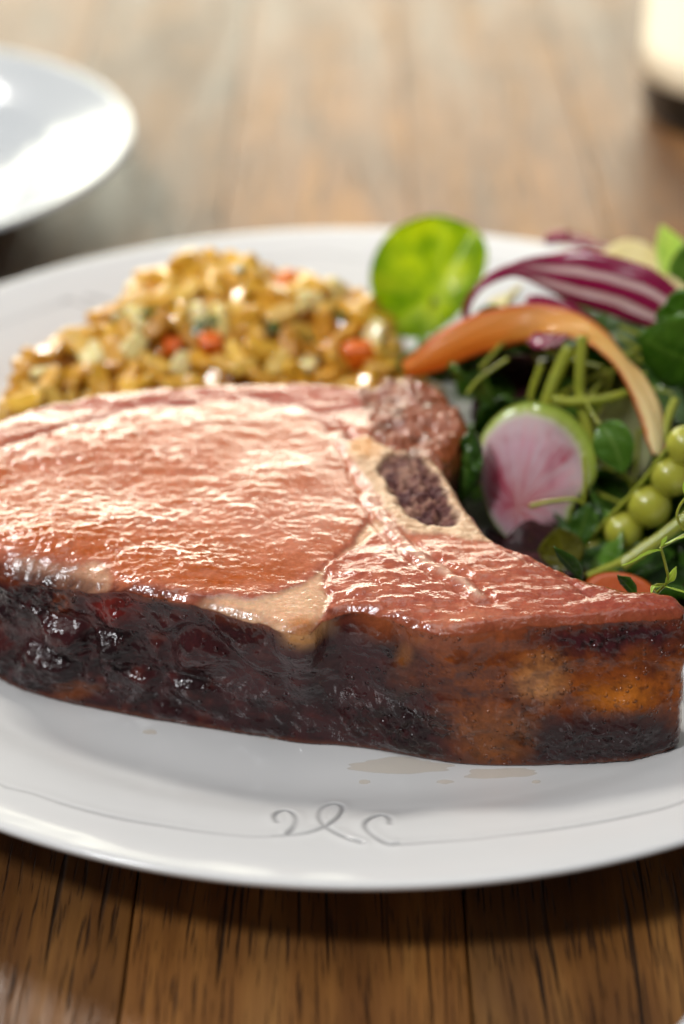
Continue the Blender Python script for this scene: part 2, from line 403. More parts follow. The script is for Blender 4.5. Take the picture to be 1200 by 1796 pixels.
# ------------------------------------------------------------------ pork chop
ZT = 4.1
def build_chop():
    root = thing('pork_chop', (0, -4.5, 0.6), 'thick grilled bone-in pork chop lying on the dinner plate', 'pork chop')
    out_px = [(-118, 868), (-95, 800), (-45, 757), (10, 728), (60, 710), (130, 692), (210, 679), (300, 669), (400, 664), (500, 662), (560, 660), (610, 663), (648, 664),
              (672, 656), (705, 652), (745, 660), (785, 682), (810, 715), (818, 742), (806, 772), (785, 800), (777, 818), (790, 845), (812, 878), (840, 912), (862, 938),
              (895, 955), (935, 975), (980, 995), (1030, 1014), (1090, 1032), (1150, 1044), (1185, 1050), (1198, 1058), (1198, 1072), (1180, 1080),
              (1130, 1084), (1060, 1087), (980, 1090), (900, 1096), (840, 1102), (780, 1105), (730, 1094), (680, 1080), (630, 1068), (595, 1066), (568, 1076), (548, 1092), (525, 1098), (500, 1094),
              (470, 1080), (430, 1068), (370, 1055), (300, 1044), (230, 1032), (170, 1018), (110, 1004), (50, 990), (0, 978), (-50, 958), (-95, 920)]
    a = np.array(out_px, float)
    q = onz(a[:, 0], a[:, 1], ZT)[:, :2]
    NB = 940
    O = resample(catmull(q, 3000, True), NB, True)
    if ((O[:, 0]*np.roll(O[:, 1], -1)-np.roll(O[:, 0], -1)*O[:, 1]).sum()) < 0: O = O[::-1].copy()   # counter-clockwise
    # ragged outline
    tan = np.roll(O, -2, 0)-np.roll(O, 2, 0); tan /= np.linalg.norm(tan, axis=1, keepdims=True)
    ON = np.stack([tan[:, 1], -tan[:, 0]], 1)                     # outward
    for _ in range(6): ON = (np.roll(ON, 1, 0)+ON*2+np.roll(ON, -1, 0))/4
    ON /= np.linalg.norm(ON, axis=1, keepdims=True)
    e3 = np.concatenate([O, np.zeros((NB, 1))], 1)
    O = O + ON*(0.035*fbm(e3*1.6, 3, 5)+0.012*fbm(e3*9, 2, 9))[:, None]
    # cap points
    step = 0.05
    xs = np.arange(O[:, 0].min(), O[:, 0].max(), step); ys = np.arange(O[:, 1].min(), O[:, 1].max(), step)
    GX, GY = np.meshgrid(xs, ys); GX = GX + (np.arange(len(ys)) % 2)[:, None]*step*0.5
    G = np.stack([GX.ravel(), GY.ravel()], 1) + RNG.uniform(-0.008, 0.008, (GX.size, 2))
    ins = np.zeros(len(G), bool); dist = np.full(len(G), 9.0)
    A, B = O, np.roll(O, -1, 0)
    for s in range(0, len(G), 4000):
        g = G[s:s+4000]
        with np.errstate(divide='ignore', invalid='ignore'):
            c = ((A[None, :, 1] > g[:, None, 1]) != (B[None, :, 1] > g[:, None, 1])) & (g[:, None, 0] < (B[:, 0]-A[:, 0])[None]*(g[:, None, 1]-A[None, :, 1])/(B[:, 1]-A[:, 1])[None]+A[None, :, 0])
        ins[s:s+4000] = c.sum(1) % 2 == 1
        dist[s:s+4000] = np.sqrt(((g[:, None]-O[None])**2).sum(-1).min(1))
    keep = ins & (dist > step*0.62)
    G = G[keep]; dist = dist[keep]
    P2 = np.concatenate([O, G]); D = np.concatenate([np.zeros(NB), dist])
    res = geometry.delaunay_2d_cdt([Vector(p) for p in P2.tolist()], [(i, (i+1) % NB) for i in range(NB)], [], 1, 1e-7)
    tv = np.array([list(v) for v in res[0]]); tf = [list(f) for f in res[2]]
    assert len(tv) == len(P2), (len(tv), len(P2))
    n_cap = len(P2)
    W3 = np.concatenate([P2, np.full((n_cap, 1), ZT)], 1)
    px, py = proj(W3)
    # -------------------------------------------------- regions of the cut face, outlined in photo pixels
    wpx = px + 7*fbm(W3*2.2, 3, 21); wpy = py + 4*fbm(W3*2.2+50, 3, 22)
    def poly_sd(poly, x=wpx, y=wpy):
        p = catmull(np.array(poly, float), len(poly)*8, True); m = len(p); r = np.zeros(len(x)); ins = np.zeros(len(x), bool); d = np.full(len(x), 1e9)
        for i in range(m):
            a, b = p[i], p[(i+1) % m]
            ab = b-a; t = np.clip(((x-a[0])*ab[0]+(y-a[1])*ab[1])/(ab@ab+1e-9), 0, 1)
            d = np.minimum(d, np.hypot(x-a[0]-t*ab[0], (y-a[1]-t*ab[1])*1.8))
            if (a[1] > b[1]) or (a[1] < b[1]):
                ins ^= ((a[1] > y) != (b[1] > y)) & (x < ab[0]*(y-a[1])/ab[1]+a[0])
        return np.where(ins, d, -d)
    def line_d(pts, x=wpx, y=wpy):
        p = catmull(np.array(pts, float), len(pts)*8); d = np.full(len(x), 1e9)
        for i in range(len(p)-1):
            a, b = p[i], p[i+1]; ab = b-a; t = np.clip(((x-a[0])*ab[0]+(y-a[1])*ab[1])/(ab@ab+1e-9), 0, 1)
            d = np.minimum(d, np.hypot(x-a[0]-t*ab[0], (y-a[1]-t*ab[1])*1.8))
        return d
    def blob(cx, cy, rx, ry, x=wpx, y=wpy, s=0.55):
        return sstep(1.0+s, 1.0-s, np.hypot((x-cx)/rx, (y-cy)/ry))
    sd_eye = poly_sd([(-130, 870), (-70, 800), (20, 772), (100, 748), (190, 726), (290, 708), (400, 700), (490, 708), (560, 735), (605, 775), (632, 830), (650, 885), (640, 925), (605, 958), (570, 992), (510, 1022), (430, 1040), (340, 1040), (250, 1030), (196, 1018), (186, 990), (130, 985), (60, 975), (0, 955), (-90, 915)])
    sd_bone = poly_sd([(612, 788), (640, 762), (676, 782), (720, 792), (768, 812), (792, 850), (820, 890), (866, 940), (830, 950), (780, 938), (735, 934), (700, 918), (672, 886), (645, 842)])
    sd_mar = poly_sd([(662, 818), (680, 798), (712, 792), (746, 806), (766, 832), (784, 866), (806, 906), (798, 921), (766, 922), (730, 914), (702, 890), (680, 858)], px+8*fbm(W3*4, 3, 25), py+5*fbm(W3*4+7, 3, 26))
    sd_fat = poly_sd([(655, 905), (672, 925), (640, 948), (600, 968), (574, 992), (566, 1020), (578, 1048), (560, 1082), (540, 1110), (505, 1110), (470, 1085), (420, 1072), (340, 1056), (370, 1046), (450, 1044), (520, 1026), (566, 996), (606, 960), (640, 928)])
    sd_fat2 = poly_sd([(30, 968), (100, 984), (180, 990), (192, 1018), (150, 1016), (90, 1002), (30, 985)])
    sd_knob = poly_sd([(635, 640), (720, 630), (840, 700), (830, 770), (778, 822), (720, 796), (676, 782), (650, 745)])
    seam1 = line_d([(-20, 792), (60, 764), (130, 744), (190, 722), (260, 706), (340, 700)])
    seam2 = line_d([(600, 760), (628, 800), (645, 845), (668, 900), (700, 935), (730, 975), (775, 1005), (812, 1030), (842, 1052)])
    seam3 = line_d([(900, 968), (940, 990), (990, 1010), (1040, 1045)])
    seam4 = line_d([(566, 996), (606, 960), (640, 928), (655, 895)])
    seam5 = line_d([(576, 1000), (570, 1022), (580, 1048)])
    seam6 = line_d([(420, 690), (500, 700), (560, 720), (600, 745), (620, 770)])
    # -------------------------------------------------- relief of the cut face
    eye = sstep(-8, 22, sd_eye); bone = sstep(-4, 7, sd_bone); mar = sstep(-5, 9, sd_mar); fat = np.maximum(sstep(-5, 8, sd_fat), 0.75*sstep(-12, 14, sd_fat2)); knob = sstep(-8, 12, sd_knob)
    fat = fat*(1-bone)
    cap_m = sstep(760, 700, py)*(1-eye)*(1-knob)
    flat = np.clip(1-bone-fat*0.8, 0, 1)
    rib0 = (1-eye)*(1-bone)*sstep(930, 980, py)
    S = W3.copy()
    wq = S + 0.10*np.stack([fbm(S*1.5, 2, 131), fbm(S*1.5+9, 2, 132), 0*px], -1)
    pim = sstep(0.16, 0.72, fbm(wq*np.array([4.0, 8.6, 1]), 3, 133)+0.30*fbm(S*0.8, 2, 135)); pim2 = sstep(0.25, 0.70, fbm(wq*np.array([8.0, 13.0, 1])+5, 2, 134))
    k1 = fbm(S*np.array([1.5, 3.4, 1]), 2, 31); k2 = fbm(S*np.array([3.2, 6.4, 1]), 3, 33); k3 = fbm(S*np.array([9.0, 12.0, 1]), 2, 35)
    big = fbm(S*0.5, 2, 37)
    ridge = 1-np.abs(fbm(S*np.array([2.3, 4.6, 1])+9, 2, 39))*1.5
    z = np.full(n_cap, ZT) + 0.06*big + 0.05*eye*sstep(0, 80, sd_eye)
    z += flat*(0.012*k1 + 0.004*k2 + 0.002*k3 + (0.026*pim*(0.6+0.5*sstep(-0.3, 0.3, big)) + 0.011*pim2)*(0.62+0.5*sstep(640, 200, px)*eye)*(1-0.5*rib0))
    z -= 0.085*np.exp(-(seam1/9)**2)*(0.7+0.4*k2) + 0.075*np.exp(-(seam3/8)**2) + 0.05*np.exp(-(seam4/6)**2) + 0.06*np.exp(-(seam5/6)**2) + 0.04*np.exp(-(seam6/9)**2)
    z += 0.05*np.exp(-(seam2/10)**2)*(0.6+0.5*k2) - 0.06*np.exp(-((seam2-20)/8)**2)*(1-bone)
    z -= 0.05*fat
    rib = (1-eye)*(1-bone)*(1-fat)*(1-knob)*sstep(940, 990, py)
    z += 0.10*rib*sstep(-5, 60, -sd_fat)*sstep(560, 640, px) + rib*(0.022*k2+0.03*k1+0.012*sstep(0.1, 0.7, fbm(S*np.array([7.0, 10.0, 1.0])+2, 2, 47)))
    z += knob*(0.13*fbm(S*2.4, 3, 41)+0.05*fbm(S*8, 2, 43) - 0.06) + cap_m*(0.05*fbm(S*np.array([1.4, 4, 1]), 3, 45)-0.04)
    c1, c2 = cells(S*5.2, 51)
    z += bone*(0.05*(1-mar) + 0.018*k3 + 0.016*k2) - mar*(0.05 + 0.12*sstep(0.55, 0.15, c1)) + mar*0.07*fbm(S*9, 3, 53)
    lipn = 0.5+0.5*fbm(S*3, 2, 55)
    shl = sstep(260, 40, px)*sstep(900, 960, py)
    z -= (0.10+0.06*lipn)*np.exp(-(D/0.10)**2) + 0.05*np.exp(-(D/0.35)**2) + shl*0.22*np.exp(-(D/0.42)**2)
    Vc = np.concatenate([P2, z[:, None]], 1)
    # -------------------------------------------------- colour of the cut face
    def L(*c): return lin(*c)[None]
    def mixc(c, f, d): f = np.clip(f, 0, 1)[:, None]; return c*(1-f)+d*f
    C = np.repeat(L(198, 122, 92), n_cap, 0)
    v1 = fbm(S*1.3+3, 3, 61); v2 = fbm(S*np.array([3.5, 9, 1]), 3, 63); v3 = fbm(S*14, 2, 65)
    C = mixc(C, 0.5+0.6*v1, L(176, 90, 66))
    C = mixc(C, eye, L(200, 122, 92)); C = mixc(C, eye*sstep(-0.1, 0.6, v1)*0.7, L(186, 98, 56)); C = mixc(C, eye*sstep(0.1, 0.7, -v1)*0.6, L(208, 142, 116))
    C = mixc(C, eye*sstep(0.1, 0.7, v2)*0.35, L(180, 98, 64))
    st = np.maximum.reduce([blob(40, 925, 190, 75), blob(230, 980, 200, 42), blob(350, 1008, 160, 28), blob(480, 850, 40, 16)*0.6, blob(330, 870, 60, 16)*0.5, blob(-40, 850, 70, 60)])
    C = mixc(C, np.clip(st, 0, 1)*eye*(0.68+0.4*v2), L(176, 82, 22))
    C = mixc(C, np.maximum(cap_m*0.8, 0)*(0.7+0.5*v2), L(190, 112, 100))
    C = mixc(C, rib*(0.45+0.5*v2), L(166, 80, 58)); C = mixc(C, rib*sstep(880, 1120, px)*0.75, L(142, 56, 46)); C = mixc(C, rib*sstep(0.2, 0.8, v3)*0.25, L(205, 140, 110))
    C = mixc(C, 0.55*np.exp(-(seam1/8)**2), L(140, 52, 38)); C = mixc(C, 0.5*np.exp(-(seam3/7)**2), L(150, 70, 60))
    C = mixc(C, 0.75*np.exp(-(seam2/9)**2), L(232, 190, 165)); C = mixc(C, 0.35*np.exp(-(seam6/9)**2), L(160, 78, 66))
    C = mixc(C, fat, L(222, 176, 140)); C = mixc(C, fat*sstep(0, 0.7, v1)*0.6, L(205, 150, 112)); C = mixc(C, fat*0.8*blob(545, 1095, 40, 16), L(190, 120, 60))
    C = mixc(C, knob*0.95, L(150, 84, 56)); C = mixc(C, knob*sstep(-0.1, 0.5, fbm(S*3.2, 3, 67)), L(112, 56, 28)); C = mixc(C, knob*np.exp(-(D/0.25)**2)*0.8, L(150, 74, 24)); C = mixc(C, knob*sstep(0.15, 0.6, fbm(S*3.5+8, 3, 68))*0.5, L(190, 128, 104))
    C = mixc(C, bone, L(222, 182, 144)); C = mixc(C, bone*sstep(0, 0.6, v2)*0.5, L(184, 128, 84)); C = mixc(C, bone*blob(640, 785, 30, 20)*0.8, L(222, 150, 76)); C = mixc(C, bone*sstep(0.2, .6, v3)*.4, L(228, 200, 164))
    mm = fbm(S*4.2, 3, 69)
    C = mixc(C, mar, L(118, 74, 64)); C = mixc(C, mar*sstep(-0.1, 0.4, mm), L(84, 44, 44)); C = mixc(C, mar*sstep(0.25, 0.6, -mm)*0.8, L(150, 108, 88)); C = mixc(C, mar*sstep(0.5, 0.2, c1)*0.6, L(48, 22, 24))
    # browned, singed edge
    edge = np.exp(-(D/0.11)**2)*(0.55+0.6*fbm(S*4, 2, 71))
    C = mixc(C, edge*(1-fat*0.7)*(1-bone*0.6), L(128, 60, 26))
    fr = sstep(960, 1000, py)*np.exp(-(D/0.22)**2)*(1-fat*0.6)
    C = mixc(C, fr*sstep(-0.3, 0.5, v2)*0.75*sstep(640, 560, px), L(92, 34, 18)); C = mixc(C, fr*0.6*sstep(560, 640, px), L(150, 72, 40))
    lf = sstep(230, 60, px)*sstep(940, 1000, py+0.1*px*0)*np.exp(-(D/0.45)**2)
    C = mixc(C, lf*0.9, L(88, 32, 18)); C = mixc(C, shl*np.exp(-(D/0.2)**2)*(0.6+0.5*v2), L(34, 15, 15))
    rough = 0.22 + 0.10*v1 + bone*0.25 + mar*0.25 + knob*0.10
    wet = np.clip(1 - bone*0.6 - mar*0.4, 0, 1)*np.clip(0.30+0.9*sstep(-0.45, 0.35, fbm(S*np.array([0.9, 1.8, 1])+11, 3, 73))*(0.55+0.6*sstep(620, 150, px)), 0.25, 1)
    region = np.where(sd_mar > 0, 1, np.where(sd_bone > 0, 2, np.where(sd_knob > 0, 3, np.where(np.maximum(sd_fat, sd_fat2) > 0, 4, np.where(sd_eye > 0, 5, np.where(py < 775, 6, 7))))))
    # -------------------------------------------------- crust round the side
    M = 76
    s = np.linspace(0, 1, M)[1:]
    off = np.interp(O[:, 0], [-9, -7.7, -2, 1, 4, 5.5, 6.6], [-0.1, -0.1, 0.45, 0.10, -0.42, -0.78, -0.60])*sstep(0.1, -0.6, ON[:, 1])
    bot = O.copy()
    for _ in range(900): bot = (np.roll(bot, 1, 0)+bot*2+np.roll(bot, -1, 0))/4
    wf = (sstep(0.2, -0.5, ON[:, 1])*sstep(4.8, 2.5, O[:, 0]))[:, None]; bot = O*(1-wf)+bot*wf; bot[:, 1] += off
    ctr = np.array([0, -4.5])
    ss, ii = np.meshgrid(s, np.arange(NB), indexing='ij')
    sx = sstep(0, 0.75, ss)[..., None]; XY = O[ii]*(1-sx) + bot[ii]*sx
    zb = plate_z(np.hypot(XY[..., 0], XY[..., 1])) + 0.012
    ztop = z[:NB][ii]
    Zs = ztop*(1-ss) + zb*ss
    S3 = np.concatenate([XY, Zs[..., None]], -1)
    sp, sq = proj(S3.reshape(-1, 3)); sp = sp.reshape(ss.shape); sq = sq.reshape(ss.shape)
    sp2 = sp + 10*fbm(S3*1.8, 3, 81); sq2 = sq + 8*fbm(S3*1.8+30, 3, 82)
    def B(cx, cy, rx, ry, s_=0.5): return blob(cx, cy, rx, ry, sp2, sq2, s_)
    char = np.maximum.reduce([B(50, 1055, 90, 38), B(45, 1185, 60, 42), B(175, 1155, 75, 42), B(740, 1275, 85, 34), B(1050, 1108, 120, 34), B(440, 1090, 90, 35)*0.7, B(640, 1262, 60, 26)*0.7, B(1050, 1310, 140, 36)*0.7, B(230, 1060, 40, 25)*.6, B(915, 1300, 18, 16)])
    l1, l2 = cells(S3*np.array([0.72, 0.72, 0.95])+4.2, 83)
    lump = sstep(0.0, 0.55, l2-l1)
    left = sstep(620, 250, sp)
    disp = 0.10*np.sin(np.pi*ss)**0.7 + 0.05*fbm(S3*0.9, 2, 84)
    disp += (0.30*left+0.10)*(lump-0.6)*np.sin(np.pi*np.clip(ss*1.02, 0, 1))**0.5
    disp += 0.045*fbm(S3*np.array([2.2, 2.2, 3.4]), 3, 85)*(0.5+left*0.5) + 0.010*fbm(S3*6, 2, 86)
    disp += char*(0.05*fbm(S3*4.5, 3, 87) + 0.05*fbm(S3*11, 2, 88)) + 0.018*sstep(0.2, 0.7, fbm(S3*np.array([5., 5., 3.])+3, 3, 89))
    disp += -0.07*B(700, 1115, 12, 40)*1 - 0.10*B(915, 1300, 16, 14) + 0.12*B(170, 1165, 70, 40) + 0.06*B(940, 1190, 45, 35)
    disp *= sstep(0, 0.07, ss)*(1-0.75*sstep(0.93, 1, ss))
    Vs3 = S3.copy(); Vs3[..., :2] += ON[ii]*disp[..., None]
    Vs3[..., 2] = np.maximum(Vs3[..., 2], plate_z(np.hypot(Vs3[..., 0], Vs3[..., 1]))+0.008)
    Vs_ = Vs3.reshape(-1, 3); f = lambda x: x.reshape(-1)
    SS = S3.reshape(-1, 3); n_s = len(SS)
    w1 = fbm(SS*1.1, 3, 91); w2 = fbm(SS*np.array([3, 3, 5]), 3, 92); w3 = fbm(SS*11, 2, 93)
    K = np.repeat(L(60, 22, 24), n_s, 0)
    K = mixc(K, sstep(-0.2, 0.6, w1), L(42, 15, 17)); K = mixc(K, sstep(0.2, 0.9, w2)*0.45, L(84, 32, 26)); K = mixc(K, sstep(0.1, 0.8, -w2)*0.6, L(30, 13, 14))
    K = mixc(K, sstep(.35, .8, fbm(SS*2.1+7, 3, 95))*f(left)*.4, L(112, 46, 30))
    am = np.maximum.reduce([f(B(960, 1170, 200, 72)), f(B(1090, 1215, 140, 50)), f(B(860, 1265, 80, 75)), f(B(800, 1140, 40, 60)), f(B(1185, 1190, 30, 100))])
    am = np.clip(am*(0.82+0.55*w2+0.3*w3), 0, 1)
    K = mixc(K, am, L(132, 64, 18)); K = mixc(K, am*sstep(0.0, 0.6, w1)*0.6, L(160, 84, 24)); K = mixc(K, am*sstep(.2, .7, w3)*.5, L(112, 52, 20))
    K = mixc(K, am*f(B(945, 1185, 45, 36, 0.7)), L(186, 124, 72)); K = mixc(K, f(B(1080, 1218, 50, 22, .8))*.4, L(205, 122, 30))
    K = mixc(K, f(B(1050, 1108, 130, 34))*0.92, L(70, 20, 30)); K = mixc(K, f(B(1060, 1292, 150, 44))*0.92, L(46, 18, 18))
    K = mixc(K, f(B(205, 1060, 45, 26))*0.7, L(128, 34, 26)); K = mixc(K, f(B(105, 1062, 24, 22))*0.7, L(136, 62, 24)); K = mixc(K, f(B(728, 1112, 18, 22))*0.8, L(160, 96, 30)); K = mixc(K, f(B(706, 1150, 16, 16))*0.7, L(140, 80, 26)); K = mixc(K, f(B(130, 1212, 40, 16))*0.7, L(120, 62, 24))
    K = mixc(K, f(B(870, 1290, 60, 50))*.4, L(140, 84, 40))
    K = mixc(K, f(char)*(0.45+0.6*w3)*(1-0.4*am), L(26, 14, 15))
    K = mixc(K, sstep(0.5, 0.8, w3)*(0.2+0.25*am), L(50, 20, 12))
    top = f(sstep(0.10, 0.0, ss)); K = mixc(K, top*0.8*(0.6+0.5*w2), L(120, 54, 24)); K = mixc(K, f(sstep(0.16, 0.0, ss)*B(540, 1095, 44, 60)), L(206, 148, 92))
    K = mixc(K, f(sstep(0.22, 0.0, ss)*sstep(600, 680, sp)*sstep(980, 850, sp)), L(150, 76, 40))
    K = mixc(K, f(sstep(0.95, 1, ss))*0.6, L(120, 62, 34))
    rs = 0.22 + 0.10*w1 + 0.08*w2
    # underside
    Vb = np.array([[-1.0, -4.5, plate_z(4.6)+0.012]])
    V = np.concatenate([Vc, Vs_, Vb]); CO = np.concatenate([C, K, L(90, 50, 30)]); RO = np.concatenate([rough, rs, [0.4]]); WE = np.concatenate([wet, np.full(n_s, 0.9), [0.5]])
    Fb = []
    nxt = lambda i: (i+1) % NB
    for r in range(M-1):
        for i in range(NB):
            if r == 0: Fb.append([i, n_cap+i, n_cap+nxt(i), nxt(i)])
            else:
                o0 = n_cap+(r-1)*NB; o1 = o0+NB
                Fb.append([o0+i, o1+i, o1+nxt(i), o0+nxt(i)])
    ol = n_cap+(M-2)*NB; ib = len(V)-1
    Fb += [[ol+nxt(i), ol+i, ib] for i in range(NB)]
    Ft = []
    for t in tf:
        a_, b_, c_ = P2[t[0]], P2[t[1]], P2[t[2]]
        Ft.append(t if (b_[0]-a_[0])*(c_[1]-a_[1])-(b_[1]-a_[1])*(c_[0]-a_[0]) > 0 else t[::-1])
    NRM = vnormals(V, Ft+Fb)
    AT = {'albedo': CO, 'rough': RO, 'wet': WE}
    # materials
    def meat(name, bumps, sss, spec=0.5, coat=0.5, cior=1.45, croug=0.05, beads=0.15):
        k = Mt(name); v = k.obj()
        fine = k.noise(v, 900, 3, 0.6); mid = k.noise(k.map(v, (330, 620, 330)), 1.0, 3, 0.55)
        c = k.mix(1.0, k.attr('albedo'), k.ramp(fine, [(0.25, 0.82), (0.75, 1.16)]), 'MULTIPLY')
        k.p(Base_Color=c, Roughness=k.math('ADD', k.attr('rough', 'Fac'), k.math('MULTIPLY', k.math('SUBTRACT', fine, 0.5), 0.2)), IOR=1.45, Specular_IOR_Level=spec,
            Subsurface_Weight=sss, Subsurface_Radius=(1.0, 0.35, 0.2), Subsurface_Scale=0.002,
            Coat_Weight=k.math('MULTIPLY', k.attr('wet', 'Fac'), coat), Coat_Roughness=croug, Coat_IOR=cior)
        bead = k.math('MULTIPLY', k.ramp(k.voro(v, 640), [(0.0, 1), (0.16, 0.85), (0.36, 0)], 'EASE'), k.ramp(k.noise(v, 170, 2), [(0.47, 0), (0.60, 1)]))
        b1 = k.bump(bead, beads, 0.0007, k.bump(mid, bumps[0], 0.0010)); b2 = k.bump(fine, bumps[1], 0.0005, b1)
        k.set(k.b.inputs['Normal'], b2); k.set(k.b.inputs['Coat Normal'], b2)
        return k.m
    m_meat = meat('cooked_meat', (0.34, 0.22), 0.22, spec=0.3, coat=1.0, cior=1.5, croug=0.05); m_fat = meat('soft_fat', (0.15, 0.2), 0.45); m_bone = meat('cut_bone', (0.5, 0.8), 0.1, coat=0.15)
    m_crust = meat('glazed_crust', (0.42, 0.20), 0.0, spec=0.12, coat=1.0, cior=1.38, croug=0.04, beads=0.8); m_mar = meat('marrow', (0.9, 0.9), 0.05, coat=0.25)
    names = {1: ('marrow', m_mar), 2: ('bone', m_bone), 3: ('end_knob', m_meat), 4: ('fat', m_fat), 5: ('eye_muscle', m_meat), 6: ('cap_muscle', m_meat), 7: ('rib_muscle', m_meat)}
    Fa = np.array(Ft); freg = np.median(region[Fa], axis=1).astype(int)
    def sub(nm, F_, m, parent):
        idx = np.unique(np.concatenate([np.asarray(x) for x in F_])); mp = {int(v): j for j, v in enumerate(idx)}
        return mesh(nm, V[idx], [[mp[int(v)] for v in q] for q in F_], m, parent, attrs={k: a[idx] for k, a in AT.items()}, normals=NRM[idx])
    made = {}
    for r in (5, 6, 7, 4, 3, 2):
        made[r] = sub(names[r][0], [Ft[i] for i in np.nonzero(freg == r)[0]], names[r][1], root)
    ob = sub('marrow', [Ft[i] for i in np.nonzero(freg == 1)[0]], m_mar, made[2])
    sub('crust', Fb, m_crust, root)
build_chop()
# ------------------------------------------------------------------ grain pilaf
def build_grain():
    def mat(name, stops, rough=0.34, sss=0.25):
        k = Mt(name); v = k.obj(); oi = k.n('ShaderNodeObjectInfo')
        rnd = oi.outputs['Random']
        c = k.ramp(rnd, stops)
        n = k.noise(k.map(v, (500, 500, 500)), 1.0, 3)
        c = k.mix(k.math('MULTIPLY', k.ramp(n, [(0.4, 0), (0.75, 1)]), 0.4), c, lin(186, 118, 30))
        k.p(Base_Color=c, Roughness=rough, IOR=1.45, Subsurface_Weight=sss, Subsurface_Radius=(1, 0.6, 0.2), Subsurface_Scale=0.0015, Coat_Weight=0.6, Coat_Roughness=0.06)
        k.set(k.b.inputs['Normal'], k.bump(k.noise(v, 700, 2), 0.3, 0.0006))
        return k.m
    m_gr = mat('cooked_wheat', [(0.0, lin(218, 160, 38)), (0.35, lin(232, 182, 58)), (0.6, lin(206, 142, 28)), (0.85, lin(238, 200, 92)), (1.0, lin(190, 128, 28))])
    m_on = mat('translucent_onion', [(0, lin(240, 220, 140)), (1, lin(246, 234, 176))], 0.18, 0.5)
    m_ca = mat('cooked_carrot', [(0, lin(236, 120, 24)), (1, lin(226, 98, 18))], 0.25, 0.3)
    m_hb = mat('chopped_herb', [(0, lin(66, 104, 22)), (1, lin(40, 84, 20))], 0.4, 0.1)
    # crest of the heap, traced along its outline against the plate
    cr_px = np.array([(-60, 722), (0, 690), (40, 642), (90, 612), (140, 588), (190, 540), (235, 498), (280, 472), (330, 462), (390, 458), (440, 452), (490, 466), (540, 482), (600, 508), (650, 532), (690, 572), (720, 610)], float)
    cr_y = np.interp(cr_px[:, 0], [-60, 0, 200, 330, 560, 720], [2.2, 2.9, 6.3, 7.4, 7.4, 6.0])
    cr = ony(cr_px[:, 0], cr_px[:, 1], cr_y)
    cx_, cz_, cy_ = cr[:, 0], cr[:, 2], cr[:, 1]
    def H(x, y):
        zc = np.interp(x, cx_, cz_); yc = np.interp(x, cx_, cy_)
        endf = sstep(-9.9, -8.6, x)*sstep(2.4, 0.6, x)
        d = y-yc
        prof = np.where(d > 0, 1-sstep(0, 4.0, d), 1-0.72*sstep(0, 6.0, -d))
        h = 0.6 + (zc-0.35-0.6)*prof*np.clip(endf, 0.0, 1)
        return h + 0.22*fbm(np.stack([x*0.9, y*0.9, 0*x], -1), 2, 101)
    gx_ = np.arange(-11, 4, 0.08); gy_ = np.arange(0, 13.5, 0.08)
    HG = H(*np.meshgrid(gx_, gy_, indexing='ij'))
    def H(x, y):
        fx = np.clip((np.asarray(x)+11)/0.08, 0, len(gx_)-2); fy = np.clip(np.asarray(y)/0.08, 0, len(gy_)-2); i = fx.astype(int); j = fy.astype(int)
        return HG[i, j]*(1-(fx-i))*(1-(fy-j)) + HG[i+1, j]*(fx-i)*(1-(fy-j)) + HG[i, j+1]*(1-(fx-i))*(fy-j) + HG[i+1, j+1]*(fx-i)*(fy-j)
    # one grain: plump, creased
    nu, nv = 13, 16
    def grain_mesh(seed):
        r = np.random.default_rng(seed); u = np.linspace(0, math.pi, nu); v = np.linspace(0, 2*math.pi, nv, endpoint=False)
        U, Vv = np.meshgrid(u, v, indexing='ij')
        rad = np.sin(U)**0.82
        x = 0.385*np.cos(U)*(1+0.04*r.normal()); y = 0.268*rad*np.cos(Vv); z = 0.245*rad*np.sin(Vv)
        crease = np.exp(-((Vv-math.pi/2)/0.42)**2)*np.sin(U); z = z-0.085*crease
        z = z + (0.10+0.05*r.random())*(x/0.4)**2 - 0.04             # bent like a bean
        P = np.stack([x, y, z], -1).reshape(-1, 3); P = P*(1+0.05*fbm(P*5+seed, 2, seed)[:, None])
        Fq = gridfaces(nu, nv, True)
        me = bpy.data.meshes.new('cooked_grain'); me.from_pydata((P*0.01).tolist(), [], Fq); me.polygons.foreach_set('use_smooth', [True]*len(Fq)); me.update()
        me.materials.append(m_gr); return me, P, Fq
    kinds = [grain_mesh(200+i) for i in range(7)]
    def dice_mesh(seed, m, name, sx, sy, sz):
        r = np.random.default_rng(seed); n = 5; V = []; Fq = []
        g = np.linspace(-1, 1, n)
        for ax in range(3):
            for sgn in (-1, 1):
                off = len(V)
                for a in g:
                    for b in g:
                        p = [0, 0, 0]; p[ax] = sgn; p[(ax+1) % 3] = a; p[(ax+2) % 3] = b; V.append(p)
                Fq += gridfaces(n, n, off=off, flip=(sgn < 0))
        V = np.array(V, float); nn = (np.abs(V)**5).sum(1, keepdims=True)**(1/5); V = V/nn
        V = V*np.array([sx, sy, sz]); V[:, 0] += 0.25*V[:, 1]*r.normal(); V[:, 2] += 0.2*V[:, 0]*r.normal()
        V = V*(1+0.08*fbm(V*4+seed, 2, seed)[:, None])
        key = np.round(V*1e5).astype(np.int64); _, idx, inv = np.unique(key, axis=0, return_index=True, return_inverse=True); inv = inv.ravel()
        me = bpy.data.meshes.new(name); me.from_pydata((V[idx]*0.01).tolist(), [], [[int(inv[j]) for j in q] for q in Fq]); me.polygons.foreach_set('use_smooth', [True]*len(Fq)); me.update(); me.materials.append(m)
        return me
    def normal(x, y):
        e = 0.15; return Vector((-(H(x+e, y)-H(x-e, y))/(2*e), -(H(x, y+e)-H(x, y-e))/(2*e), 1)).normalized()
    A1 = lambda v: np.array([v], float)
    taken = []
